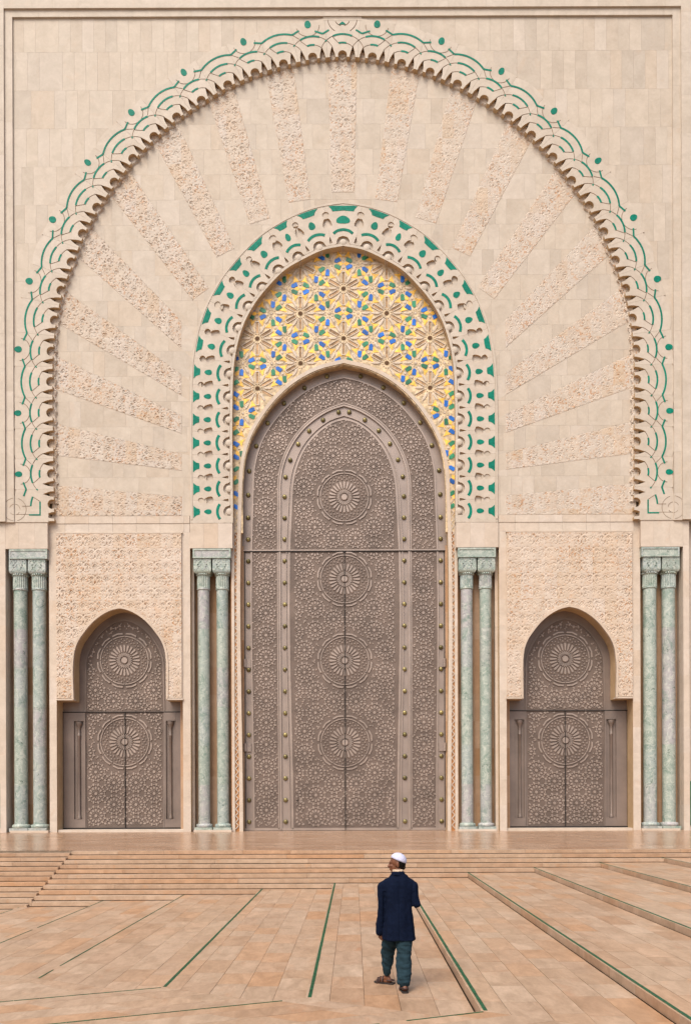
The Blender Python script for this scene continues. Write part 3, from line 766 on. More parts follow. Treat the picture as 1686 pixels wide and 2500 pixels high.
def edges_of(qd):
    """(inner, outer) of the edge with the larger and the smaller polar angle"""
    A, B, C, E = qd; ang = lambda p: pang(p[0], p[1])
    e1, e2 = (A, E), (B, C)
    return (e1, e2) if ang(E) > ang(C) else (e2, e1)
for i in range(len(ordered) - 1):
    hi = edges_of(ordered[i][0])[0]; lo = edges_of(ordered[i + 1][0])[1]
    fields.append([ext(hi[0], hi[1], 60), ext(hi[1], hi[0], 40), ext(lo[1], lo[0], 40), ext(lo[0], lo[1], 60)])
ring_solid = RO + [(376, 1300), (-376, 1300)]; hole = RI + [(271, 1300), (-271, 1300)]
cand = []; r = 0; y = 118.0
while y < 1258:
    y1 = y + 61.5 if y < 1150 else 1258
    u = -740 + (0, 11, 20, 6, 16)[r % 5]
    while u < 740:
        st = random.choice((1, 1, 1, 2, 2)); u1 = u + 27.5 * st; pcs = []
        for fd in fields:
            pc = clip_convex([(u + .1, y + .1), (u1 - .1, y + .1), (u1 - .1, y1 - .1), (u + .1, y1 - .1)], fd)
            if len(pc) >= 3 and abs(area2(pc)) > 4:
                if any(inpoly(a, b2, arch_poly) or (b2 > 1200 and abs(a) < 722) for a, b2 in pc) and not any(inpoly(a, b2, hole) for a, b2 in pc): pcs.append(pc)
        if pcs:
            vis = 0
            for pc in pcs:
                cx = sum(p[0] for p in pc) / len(pc); cy = sum(p[1] for p in pc) / len(pc)
                if inpoly(cx, cy, inner_edge) and not inpoly(cx, cy, ring_solid): vis += abs(area2(pc)) / 2
            cand.append((vis, pcs))
        u = u1
    y = y1; r += 1
flat = [(vis * abs(area2(pc)), pc, random.random() * 40, random.uniform(-.001, .001)) for vis, pcs in cand for pc in pcs]
flat.sort(key=lambda c: -c[0]); tb2 = MB()
for i, (vis, pc, rr, dy) in enumerate(flat):
    gq = prism(upoly(pc, T1), Y(T1) + dy, Y(tb + .01))
    if i < 290: mk('tympanum_slab', gq[0], gq[1], M['slab'], tymp)
    else: tb2.add(*gq, rnd=rr)
if tb2.v: tag(tb2.build('tympanum_slabs', M['slab'], tymp, rnd=True), kind='stuff')
for o in tymp.children: o.matrix_parent_inverse = Matrix.Identity(4)

# ---------------------------------------------------------------- portal ring
class Arc:
    def __init__(s, pts):
        s.p = np.array(pts, float); d = np.hypot(*(s.p[1:] - s.p[:-1]).T); s.l = np.concatenate([[0], np.cumsum(d)])
        s.mid = s.l[np.argmin(s.p[:, 1])]
    def at(s, a):
        l = s.mid + a; q = np.array([np.interp(l, s.l, s.p[:, 0]), np.interp(l, s.l, s.p[:, 1])]); e = 6.0
        q0 = np.array([np.interp(l - e, s.l, s.p[:, 0]), np.interp(l - e, s.l, s.p[:, 1])]); q1 = np.array([np.interp(l + e, s.l, s.p[:, 0]), np.interp(l + e, s.l, s.p[:, 1])])
        d = q1 - q0; d = d / (np.hypot(*d) or 1); return q, np.array([d[1], -d[0]])
ri = Arc(half_arch(ring_in_h, 10))
def ring_width(a):
    q, n = ri.at(a); best = None
    for i in range(len(RO) - 1):
        (x1, y1), (x2, y2) = RO[i], RO[i + 1]; ex, ey = x2 - x1, y2 - y1; den = n[0] * ey - n[1] * ex
        if abs(den) < 1e-9: continue
        t = ((x1 - q[0]) * ey - (y1 - q[1]) * ex) / den; s = ((x1 - q[0]) * n[1] - (y1 - q[1]) * n[0]) / den
        if -1e-6 <= s <= 1 + 1e-6 and t > 0 and (best is None or t < best): best = t
    return best or 105
RWmemo = {}
def RW(a):
    if 'x' not in RWmemo:
        xs = np.arange(0, 811, 14.0); v_ = np.array([ring_width(q) for q in xs]); v_[0] = v_[1]
        v_ = np.array([np.median(v_[max(0, i - 2):i + 3]) for i in range(len(v_))]); v_ = np.convolve(np.pad(v_, 2, 'edge'), np.ones(5) / 5, 'valid'); RWmemo['x'] = xs; RWmemo['v'] = v_
    return float(np.interp(abs(a), RWmemo['x'], RWmemo['v']))
def RP(a, n, warp=True):
    q, nv = ri.at(a); w_ = RW(a) / 105.0 if warp else 1.0
    p = q + nv * n * w_; return (p[0], p[1])
UP = 56.0
bk = MB()
NB = 116
for i in range(NB):
    a, b2 = -800 + 1600 * i / NB, -800 + 1600 * (i + 1) / NB
    bk.add(*prism(upoly([RP(a, 2), RP(b2, 2), RP(b2, 101), RP(a, 101)], TR + .17), Y(TR + 0.11), Y(TZ + .05)))
ringo = P(bk.build('portal_ring', M['arch']))
def sub_ring(name, geo, mat, smooth=False): return mk(name, geo[0], geo[1], mat, ringo, smooth)
# plain inner moulding and outer fillet
for a, b2, n0, n1, tf in ((-795, 795, 0, 6, TR), (-803, 803, 98.5, 103.5, TR - .02)):
    pts = [RP(a + (b2 - a) * i / 200, (n0 + n1) / 2) for i in range(201)]
    soffit(sub_ring('moulding', strip_mesh(upoly(pts, tf), (n1 - n0) * S(tf), Y(tf), Y(TZ if n0 == 0 else T1 + .08)), M['arch']), M['warm_shade'])
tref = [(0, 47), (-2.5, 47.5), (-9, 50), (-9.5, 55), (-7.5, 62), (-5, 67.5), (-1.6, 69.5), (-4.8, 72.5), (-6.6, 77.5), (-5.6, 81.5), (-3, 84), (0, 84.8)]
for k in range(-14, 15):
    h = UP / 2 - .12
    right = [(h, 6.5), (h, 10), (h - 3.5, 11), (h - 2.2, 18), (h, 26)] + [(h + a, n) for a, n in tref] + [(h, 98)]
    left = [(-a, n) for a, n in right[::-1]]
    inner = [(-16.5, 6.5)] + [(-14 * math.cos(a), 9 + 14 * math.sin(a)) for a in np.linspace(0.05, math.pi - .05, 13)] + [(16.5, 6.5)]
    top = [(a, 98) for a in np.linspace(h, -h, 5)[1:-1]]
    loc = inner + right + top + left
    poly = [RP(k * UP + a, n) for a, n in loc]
    soffit(sub_ring('voussoir', prism(upoly(poly, TR), Y(TR), Y(TR + 0.12)), M['arch']), M['warm_shade'])
    # boss
    c = RP(k * UP, 8.5); cw = (wx(c[0], TR), wz(c[1], TR)); v, f = dome(cw[0], Y(TR + .02), cw[1], 8.4 * S(TR), 0.04, 18, 4); sub_ring('boss', (v, f), M['arch'], True)
    # green glazed pieces
    arc_ = [(29.8 * math.sin(a), 8 + 29.8 * math.cos(a)) for a in np.linspace(-.66, .66, 13)]
    sub_ring('tile_inlay', strip_mesh(upoly([RP(k * UP + a, n) for a, n in arc_], TR), 6.6 * S(TR), Y(TR - .01), Y(TR + .02)), M['green'])
    ov = [(6.0 * math.sin(a) * (1 - 0.25 * math.cos(a)), 61 + 9.2 * math.cos(a)) for a in np.linspace(0, 2 * math.pi, 18, endpoint=False)]
    sub_ring('tile_inlay', prism(upoly([RP(k * UP + a, n) for a, n in ov], TR), Y(TR - .01), Y(TR + .02)), M['green'])
    o_ = 15.5 if abs(k) > 7 else 17 if abs(k) else 19.5
    i_, n_ = (6.6, 82) if abs(k) > 7 else (9.5, 84.2) if k else (12, 84.2)
    tz = [(-o_, 95.8), (-o_ * .5, 96), (o_ * .5, 96), (o_, 95.8), (i_ + (o_ - i_) * .55, 92.0), (i_ + (o_ - i_) * .22, 88), (i_, n_ - 1.2), (0, n_ - 2), (-i_, n_ - 1.2), (-i_ - (o_ - i_) * .22, 88), (-i_ - (o_ - i_) * .55, 92.0)]
    sub_ring('tile_inlay', prism(upoly([RP(k * UP + a, n) for a, n in tz], TR), Y(TR - .01), Y(TR + .02)), M['green'])
    # cord over the soffit
    if abs(k) < 8:
        for da in (-2.2, 2.2):
            q = RP(k * UP + da, 0); x, z = wx(q[0], TR), wz(q[1], TR)
            v, f = lathe([(0.028, 0), (0.028, 0.4)], 0, 0, 8); v = [(x + a, Y(TR + .02) + c3, z + b3) for a, b3, c3 in v]
            sub_ring('cord', (v, f), M['low'])
for o in ringo.children: o.matrix_parent_inverse = Matrix.Identity(4)
# plain stones under the ring
for sg in (-1, 1):
    part('ring_foot_stone', prism(upoly([(sg * 271.2, 1258), (sg * 375.5, 1258), (sg * 375.5, 1275.6), (sg * 271.2, 1275.6)], TR + .003), Y(TR + .003), Y(TZ)), M['arch'])

# ---------------------------------------------------------------- zellij lunette
fr_in_h = [(0, 886), (65, 903), (129, 939.5), (167, 975), (200, 1018), (226, 1064), (240, 1106), (247, 1156), (249, 1200), (249, 2030)]
fr_out_h = [(0, 876), (67, 894), (133, 931.5), (173, 968.5), (207, 1013), (234, 1061), (248, 1104), (256, 1155), (258, 1200), (258, 2030)]
FI = half_arch(fr_in_h); FO = half_arch(fr_out_h)
TF = 0.58
# stone frame of the door arch, cut into blocks
fi = Arc(half_arch(fr_in_h, 10)); fo = Arc(half_arch(fr_out_h, 10))
tot_i = fi.mid; tot_o = fo.mid; nb = 26
for sg in (-1, 1):
    for i in range(nb):
        seg_i = [fi.at(sg * tot_i * (i + q / 5) / nb)[0] for q in range(6)]; seg_o = [fo.at(sg * tot_o * (i + q / 5) / nb)[0] for q in range(6)]
        poly = [tuple(p) for p in seg_i] + [tuple(p) for p in seg_o[::-1]]
        soffit(part('door_arch_stone', prism(upoly(poly, TF), Y(TF), Y(TD + .06)), M['low']), M['warm_shade'])
zel = part('zellij_panel', prism(upoly([(u, y) for u, y in half_arch([(a + 3, b2 - 3) for a, b2 in ring_in_h[:-1]] + [(274, 1300)])] + [(252, 1300)] + [(u, y) for u, y in half_arch([(a - 2, b2 + 3) for a, b2 in fr_in_h[:-2]] + [(247, 1300)])[::-1]], TZ), Y(TZ), Y(TZ + .2)), M['gilt'])
zpoly = RI + [(271, 1250), (-271, 1250)]; dpoly = FO + [(258, 2040), (-258, 2040)]
def in_z(u, y, m=0): return inpoly(u, y, zpoly) and not inpoly(u, y, dpoly)
def sub_z(name, pts, mat, t0=-.02, ins=None):
    pp = upoly(pts, TZ)
    geo = prism(pp, Y(TZ + t0), Y(TZ + .02)) if ins is None else frustum(pp, Y(TZ + t0), Y(TZ + .01), ins)
    return mk(name, geo[0], geo[1], mat, zel)
LZ = 121.5; a1 = (LZ * math.cos(R(30)), LZ * .5)
stars = []
for i in range(-4, 5):
    for j in range(-8, 9):
        u = i * a1[0]; y = 704.4 + j * LZ + (LZ / 2 if i % 2 else 0)
        stars.append((u, y))
ros = []
for (u, y) in stars:
    for sg in (-1, 1): ros.append((u + sg * LZ / math.sqrt(3), y))
def rot(pts, c, ang):
    ca, sa = math.cos(ang), math.sin(ang); return [(c[0] + x * ca - z * sa, c[1] - (x * sa + z * ca)) for x, z in pts]
def allin(pts, m=0): return all(in_z(u, y) for u, y in pts)
petal_n = 0
seen = set()
house = [(-8, -4.6), (4.5, -4.6), (8.4, 0), (4.5, 4.6), (-8, 4.6)]       # tip towards +x
kite = [(0, 0), (9, 3.4), (22, 3.8), (27, 0), (22, -3.8), (9, -3.4)]
tri = [(12.0, 0), (3.2, 3.0), (-6.2, 8.8), (-3.0, 0), (-6.2, -8.8), (3.2, -3.0)]
relief = MB()
for (u, y) in ros:
    key = (round(u), round(y))
    if key in seen: continue
    seen.add(key)
    # orientation: neighbours of a rosette sit at 0/120/240 or 180/300/60
    near = min(stars, key=lambda s: math.hypot(s[0] - u, s[1] - y)); 
    left = any(abs(s[0] - (u - LZ / math.sqrt(3))) < 2 and abs(s[1] - y) < 2 for s in stars)
    base = 0 if left else math.pi
    for m in range(3):
        ax = base + m * 2 * math.pi / 3
        for s, mat in ((1, 'zblue'), (-1, 'zgreen')):
            an = ax + s * R(20.5); c = (u + 21.8 * math.cos(an), y - 21.8 * math.sin(an))
            pts = rot(house, c, an + math.pi + s * R(4))
            if in_z(*c) : sub_z('zellij_tile', pts, M[mat], -.022)
        # gold between neighbouring rosettes, relief rays towards the stars
        c = (u + 28.5 * math.cos(ax), y - 28.5 * math.sin(ax)); pts = rot([(6.8, 0), (0, 4.8), (-8.5, 0), (0, -4.8)], c, ax)
        if allin(pts): sub_z('gold_tile', pts, M['gold'], -.014)
        an = ax + math.pi / 3
        pts = rot([(8, 0), (13, 3.6), (26, 3.6), (31, 0), (26, -3.6), (13, -3.6)], (u, y), an)
        if allin(pts): relief.add(*frustum(upoly(pts, TZ), Y(TZ - .035), Y(TZ + .005), .55))
    for m in range(9):
        an = m * 2 * math.pi / 9; c = (u + 9.6 * math.cos(an), y - 9.6 * math.sin(an))
        if in_z(*c): relief.add(*dome(wx(c[0], TZ), Y(TZ), wz(c[1], TZ), 1.6 * S(TZ), .03, 7, 2))
    if in_z(u, y): relief.add(*frustum(upoly([(u + (5 if q % 2 else 2.6) * math.cos(q * math.pi / 9), y - (5 if q % 2 else 2.6) * math.sin(q * math.pi / 9)) for q in range(18)], TZ), Y(TZ - .02), Y(TZ + .005), .6))
holes = MB()
for (u, y) in stars:
    for m in range(6):
        an = m * math.pi / 3 + math.pi / 6
        c = (u + 28 * math.cos(an), y - 28 * math.sin(an))
        # raised cheeks of the recessed bars
        for s in (-1, 1):
            pts = rot([(14, s * 3.4), (40, s * 3.4), (42, s * 5.4), (14, s * 5.0)], (u, y), an)
            if allin(pts): relief.add(*prism(upoly(pts, TZ), Y(TZ - .035), Y(TZ + .005)))
        pts = rot([(39.5, -3.4), (42, -5), (42, 5), (39.5, 3.4)], (u, y), an)
        if allin(pts): relief.add(*prism(upoly(pts, TZ), Y(TZ - .0355), Y(TZ + .005)))
        pts = rot([(15, -2.6), (38, -2.6), (38, 2.6), (15, 2.6), (12.5, 0)], (u, y), an)
        if allin(pts): sub_z('bar_shade', pts, M['bar'], -.004)  # flat brown bar, shade of the recess is in its colour
        an2 = m * math.pi / 3
        pts = rot([(12, 0), (17, 3.4), (34, 3.9), (40, 0), (34, -3.9), (17, -3.4)], (u, y), an2)
        if allin(pts): relief.add(*frustum(upoly(pts, TZ), Y(TZ - .04), Y(TZ + .005), .6))
        for s in (-1, 1):
            an3 = an2 + s * R(14.5); c = (u + 42 * math.cos(an3), y - 42 * math.sin(an3))
            pts = rot(tri, c, an3 + math.pi + s * .5)
            if allin(pts): sub_z('gold_tile', pts, M['gold'], -.014)
        c = (u + 51 * math.cos(an), y - 51 * math.sin(an))
        if in_z(*c): relief.add(*frustum(upoly([(c[0] + 4.2 * math.cos(q * math.pi / 3), c[1] + 4.2 * math.sin(q * math.pi / 3)) for q in range(6)], TZ), Y(TZ - .03), Y(TZ + .005), .6))
    for m in range(12):
        an = m * math.pi / 6 + math.pi / 12; c = (u + 11.5 * math.cos(an), y - 11.5 * math.sin(an))
        if in_z(*c): relief.add(*dome(wx(c[0], TZ), Y(TZ), wz(c[1], TZ), 1.9 * S(TZ), .04, 7, 2))
    st = [(u + (7.2 if q % 2 else 4.6) * math.cos(q * math.pi / 12), y - (7.2 if q % 2 else 4.6) * math.sin(q * math.pi / 12)) for q in range(24)]
    if allin(st): sub_z('star_hole_shade', st, M['dark'], -.004)  # flat dark star in place of a cut hole, shade painted
tag(relief.build('carved_lacework', M['lace'], zel), kind='stuff')
for o in zel.children: o.matrix_parent_inverse = Matrix.Identity(4)
# zigzag strips down the jambs
for sg in (-1, 1):
    st = part('zigzag_strip', prism(upoly([(sg * 257, 1180), (sg * 277, 1180), (sg * 277, 2030), (sg * 257, 2030)], TZ), Y(TZ + .02), Y(TZ + .3)), M['orange'])
    b = MB(); y = 1195.0; n = 0
    while y < 2022:
        y2 = min(y + 8.2, 2025); ua, ub = (260.2, 267.0) if n % 2 == 0 else (267.0, 260.2)
        b.add(*strip_mesh(upoly([(sg * ua, y), (sg * (ua + ub) / 2, (y + y2) / 2), (sg * ub, y2)], TZ), 2.0 * S(TZ), Y(TZ - .02), Y(TZ + .03))); y = y2; n += 1
    o = b.build('zigzag_ridge', M['low'], st); o.matrix_parent_inverse = Matrix.Identity(4)
    part('jamb_fillet', prism(upoly([(sg * 268, 1275), (sg * 271.5, 1275), (sg * 271.5, 2030), (sg * 268, 2030)], TZ - .04), Y(TZ - .04), Y(TZ + .3)), M['low'])

# ---------------------------------------------------------------- metal doors
T_M = TD
def rosette(bm, u, y, ok, sc=1.0, t=T_M, n=12, ph=0.0):
    """low relief rosette of lighter raised pieces: disc, kites, outer leaves"""
    yt = Y(t - .028); yb = Y(t + .004)
    def put(pts, ins=.62):
        if all(ok(a, b2) for a, b2 in pts): bm.add(*frustum(upoly(pts, t), yt, yb, ins))
    put([(u + 4.0 * sc * math.cos(q * math.pi / 6), y + 4.0 * sc * math.sin(q * math.pi / 6)) for q in range(12)], .85)
    for m in range(n):
        an = m * 2 * math.pi / n + ph
        put(rot([(8.6 * sc, 0), (11.5 * sc, 1.9 * sc), (14.8 * sc, 3.0 * sc), (18.0 * sc, 0), (14.8 * sc, -3.0 * sc), (11.5 * sc, -1.9 * sc)], (u, y), an), .78)
        put(rot([(20.4 * sc, -2.8 * sc), (22.3 * sc, -2.8 * sc), (22.3 * sc, 2.8 * sc), (20.4 * sc, 2.8 * sc)], (u, y), an), .85)
        an += math.pi / n
        put(rot([(17.4 * sc, 0), (20.0 * sc, 2.4 * sc), (24.6 * sc, 2.6 * sc), (26.4 * sc, 0), (24.6 * sc, -2.6 * sc), (20.0 * sc, -2.4 * sc)], (u, y), an), .75)
        put(rot([(5.6 * sc, .35), (12 * sc, .6), (12 * sc, -.6), (5.6 * sc, -.35)], (u, y), an), .9)
def infill(bm, centres, ok, u0, u1, y0, y1, t=T_M):
    """small pieces on a triangular grid wherever no rosette lies"""
    row = 0; y = y0
    while y < y1:
        u = u0 + (3.6 if row % 2 else 0)
        while u < u1:
            d = min((math.hypot(u - a, y - b2), a, b2) for a, b2 in centres)
            if d[0] > 28.6:
                an = math.atan2(-(y - d[2]), u - d[1]) + ((row * 7 + int(u)) % 3) * math.pi / 3
                ju, jy = u + 2.4 * math.sin(u * 3.1 + y * 1.7), y + 2.2 * math.sin(u * 2.3 + y * 2.9); k_ = 0.9 + 0.45 * abs(math.sin(u * 1.9 + y * 5.3))
                pts = rot([(-3.3 * k_, 0), (0, 2.0 * k_), (3.3 * k_, 0), (0, -2.0 * k_)], (ju, jy), an)
                if all(ok(*p_) for p_ in pts): bm.add(*frustum(upoly(pts, t), Y(t - .025), Y(t + .004), .65))
            u += 7.2
        y += 6.3; row += 1
def medallion(u, y, parent, ok, t=T_M):
    b = MB(); yt = Y(t - .04); yb = Y(t + .004)
    def put(pts, ins, d=0.0):
        pts2 = pts
        if all(ok(a, b2) for a, b2 in pts2): b.add(*frustum(upoly(pts2, t), yt - d, yb, ins))
    put([(u + 8.2 * math.cos(q * math.pi / 12), y + 8.2 * math.sin(q * math.pi / 12)) for q in range(24)], .85, .02)
    for m in range(24):
        an = m * math.pi / 12
        put(rot([(19, .9), (22, 1.8), (36, 2.9), (38.5, 2.0), (39.5, 0), (38.5, -2.0), (36, -2.9), (22, -1.8), (19, -.9)], (u, y), an), .82)
        put(rot([(10, .45), (20, 1.0), (20, -1.0), (10, -.45)], (u, y), an + math.pi / 24), .9); put(rot([(10, .3), (17.5, .8), (17.5, -.8), (10, -.3)], (u, y), an), .9)
        put(rot([(-2.7, 0), (0, 2.5), (3.1, 0), (0, -2.5)], (u + 43.5 * math.cos(an + math.pi / 24), y - 43.5 * math.sin(an + math.pi / 24)), an), .6)
        put(rot([(-2.9, 0), (0, 2.8), (2.9, 0), (0, -2.8)], (u + 48 * math.cos(an), y - 48 * math.sin(an)), an), .6)
        put(rot([(-2.7, 0), (0, 3.0), (2.7, 0), (0, -3.0)], (u + 52.8 * math.cos(an + math.pi / 24), y - 52.5 * math.sin(an + math.pi / 24)), an), .6)
        if m % 2 == 0:
            put([(u + r_ * math.cos(an + q), y + r_ * math.sin(an + q)) for r_, q in ((59.3, .015), (59.3, .13), (59.3, .255), (59.3, .38), (59.3, .508), (57.2, .508), (57.2, .38), (57.2, .255), (57.2, .13), (57.2, .015))], 1.0)
            seg = [(63.2, .035), (64.8, .26), (63.2, .488), (67.0, .46), (68.0, .26), (67.0, .063)]
            put([(u + r_ * math.cos(an + q), y + r_ * math.sin(an + q)) for r_, q in seg], .96)
    o = b.build('medallion', M['titan_hi'], parent); o.matrix_parent_inverse = Matrix.Identity(4); return o
TP = 200.5
def stud_on(u, y, parent, t=T_M, r=5.6):
    v, f = dome(wx(u, t), Y(t), wz(y, t), r * S(t), .07, 14, 4); o = mk('stud', v, f, M['stud'], parent, True); return o
# main door
arcA = [(0, 893), (66, 909), (129, 944.5), (167, 979), (199, 1021), (223, 1066), (236, 1107), (243, 1156), (246, 1200), (246, 2026)]
strip_o = [(0, 922), (39.6, 931.5), (90.6, 954.5), (129, 983), (167, 1024), (193, 1062), (210.5, 1105.5), (219.5, 1149), (222, 1200), (222, 2024)]
band_o = [(0, 990), (32, 1000.2), (65, 1018.4), (96, 1043.5), (119, 1071.6), (138, 1105.2), (150.6, 1141), (156, 1174), (156.5, 1220), (156.5, 2024)]
def offset_half(H, d):
    A = Arc(half_arch(H, 10)); L = A.mid; out = []
    for q in np.linspace(0, 1, 60):
        p_, n_ = A.at(q * L); e_ = p_ + n_ * d
        out.append((max(e_[0], 0.0), e_[1]))
    out[0] = (0.0, out[0][1] - abs(d) * 0.15); out[-1] = (H[-1][0] + d, H[-1][1]); return out
strip_i = offset_half(band_o, 5.2)
_old = [(u + 5.2 if i > 2 else u + 2, y - (5.5 if i < 6 else 3)) for i, (u, y) in enumerate(band_o)]; 
pan = [(0, 1023), (27, 1030.7), (52, 1046.3), (78, 1070.4), (96, 1094.5), (110, 1122.6), (121, 1156), (126, 1186.6), (128, 1215), (128, 2023)]
door = part('main_door', prism(upoly(half_arch([(u + 4, y - 5) for u, y in arcA]), TD), Y(TD + .03), Y(TD + .25)), M['titan'])
def sub_d(name, geo, mat, smooth=False):
    o = mk(name, geo[0], geo[1], mat, door, smooth); return o
def bandgeo(Ho, Hi, t0, t1, nseg=1):
    """flat band between two half-arches, as quads"""
    A = Arc(half_arch(Ho, 10)); B = Arc(half_arch(Hi, 10)); b = MB(); n = 90
    for i in range(n):
        s0, s1 = -1 + 2 * i / n, -1 + 2 * (i + 1) / n
        q = [tuple(A.at(s0 * A.mid)[0]), tuple(A.at(s1 * A.mid)[0]), tuple(B.at(s1 * B.mid)[0]), tuple(B.at(s0 * B.mid)[0])]
        b.add(*prism(upoly(q, t0), Y(t0), Y(t1)))
    return b.v, b.f
def polyline_y(H):                     # outline polygon of a half arch
    return half_arch(H)
PP = polyline_y(pan)
sub_d('strapwork_panel', prism(upoly(PP, TD), Y(TD), Y(TD + .04)), M['titan_lo'])
# darkened ground of the side strips: a ring between strip_o and strip_i
sub_d('strapwork_strip', bandgeo(strip_o, strip_i, TD + .001, TD + .04), M['titan_lo'])
def curve_strip(H, wd, t0, name, mat):
    pts = half_arch(H, 6 if len(H) < 30 else 1); return sub_d(name, strip_mesh(upoly(pts, T_M), wd * S(T_M), Y(t0), Y(T_M + .04)), mat)
for H, wd, tt in ((strip_o, 3.4, TD - .03), (strip_i, 2.6, TD - .02), (band_o, 4.2, TD - .05), (offset_half(pan, 7.2), 2.2, TD - .03), (pan, 4.4, TD - .02)):
    curve_strip(H, wd, tt, 'moulding', M['titan_hi'])
sub_d('lower_rail', prism(upoly([(-246, 2021), (246, 2021), (246, 2027), (-246, 2027)], TD - .02), Y(TD - .02), Y(TD + .1)), M['titan_hi'])
meds = [(0, 1214), (0, 1414), (0, 1613), (0, 1813)]
okp_poly = PP
def okp(u, y): return inpoly(u, y, okp_poly) and abs(u) < 126 and y < 2019 and abs(y - 1345) > 1.6 and min(math.hypot(u - a, y - b2) for a, b2 in meds) > 70
field = MB(); pos = set()
for (mu, my) in meds:
    for sg in (-1, 1):
        for du, dy in ((26.8, TP / 2), (26.8, -TP / 2), (71.8, TP / 2 - 27.3), (71.8, TP / 2 + 27.3), (71.8, -TP / 2 + 27.3), (71.8, -TP / 2 - 27.3), (98.4, 26.9), (98.4, -26.9), (124.0, TP / 2 - 27.3), (124.0, TP / 2 + 27.3)):
            pos.add((sg * round(du * 5) / 5, round((my + dy) / 3) * 3))
for sg in (-1, 1):
    for du, dy in ((26.8, -153), (71.8, -180), (26.8, -205)): pos.add((sg * du, 1214 + dy))
    for du, dy in ((26.8, 153), (71.8, 180), (26.8, 205), (124, 153), (124, 205)): pos.add((sg * du, 1813 + dy))
uniq = []
for p_ in sorted(pos):
    if all(math.hypot(p_[0] - q[0], p_[1] - q[1]) > 12 for q in uniq): uniq.append(p_)
for (u, y) in uniq: rosette(field, u, y, okp)
infill(field, uniq, okp, -126, 126, 1030, 2018)
for mu, my in meds: medallion(mu, my, door, lambda u, y: inpoly(u, y, okp_poly) and abs(y - 1345) > 1.2)
tag(field.build('rosette_field', M['titan_hi'], door), kind='stuff')
# strips with one row of rosettes
def oks(u, y): return inpoly(abs(u), y, [(a, b2) for a, b2 in half_strip]) and y < 2019 and abs(y - 1345) > 1.5
half_strip = [p_ for p_ in catmull(strip_o, sub=6)] + list(strip_i)[::-1]
sf = MB()
spos = [(0, 955), (50, 971.5), (96, 998.5), (133, 1035), (162.6, 1080), (182.5, 1129), (191, 1182), (192, 1236), (192, 1289)] + [(192, 1390 + 53.4 * i) for i in range(12)]
for u, y in spos:
    for sg in ((1,) if u == 0 else (-1, 1)):
        rosette(sf, sg * u, y, oks)
infill(sf, [(sg * u, y) for u, y in spos for sg in (-1, 1)], oks, -221, 221, 930, 2018)
tag(sf.build('rosette_strip', M['titan_hi'], door), kind='stuff')
for u, y in [(41, 918.5), (96, 946.5), (146, 984), (186, 1032), (214, 1088), (231.5, 1149), (234, 1207.5), (234.5, 1263)] + [(234.5, 1316 + 53.05 * i) for i in range(14)]:
    for sg in (-1, 1): stud_on(sg * u, y, door)
for u, y in [(13, 1006), (51, 1025), (85, 1051.5), (112, 1083.6), (131.5, 1122.7), (143, 1164), (145.5, 1212), (145.5, 1264)] + [(145.5, 1316 + 53.05 * i) for i in range(14)]:
    for sg in (-1, 1): stud_on(sg * u, y, door)
sub_d('split_line', prism(upoly([(-246, 1344), (246, 1344), (246, 1346.4), (-246, 1346.4)], TD - .05), Y(TD - .052), Y(TD + .02)), M['seam'])
sub_d('split_rail', prism(upoly([(-246, 1341.2), (246, 1341.2), (246, 1344), (-246, 1344)], TD - .06), Y(TD - .06), Y(TD + .02)), M['titan_hi'])
sub_d('leaf_seam', prism(upoly([(-.75, 1346.4), (.75, 1346.4), (.75, 2027), (-.75, 2027)], TD - .07), Y(TD - .07), Y(TD + .02)), M['seam'])
for sg in (-1, 1):
    sub_d('leaf_edge', prism(upoly([(sg * 242.3, 1346), (sg * 243.7, 1346), (sg * 243.7, 2027), (sg * 242.3, 2027)], TD - .01), Y(TD - .01), Y(TD + .04)), M['seam'])
    for yy in (1619, 1824):
        v, f = lathe([(0.10, wz(yy + 10, TD)), (0.10, wz(yy - 10, TD))], wx(sg * 243, TD), Y(TD) - .02, 12)
        sub_d('hinge', (v, f), M['titan'])
        sub_d('hinge_plate', prism(upoly([(sg * 229, yy - 10), (sg * 241, yy - 10), (sg * 241, yy + 10), (sg * 229, yy + 10)], TD - .05), Y(TD - .05), Y(TD + .03)), M['titan'])
for o in door.children: o.matrix_parent_inverse = Matrix.Identity(4)

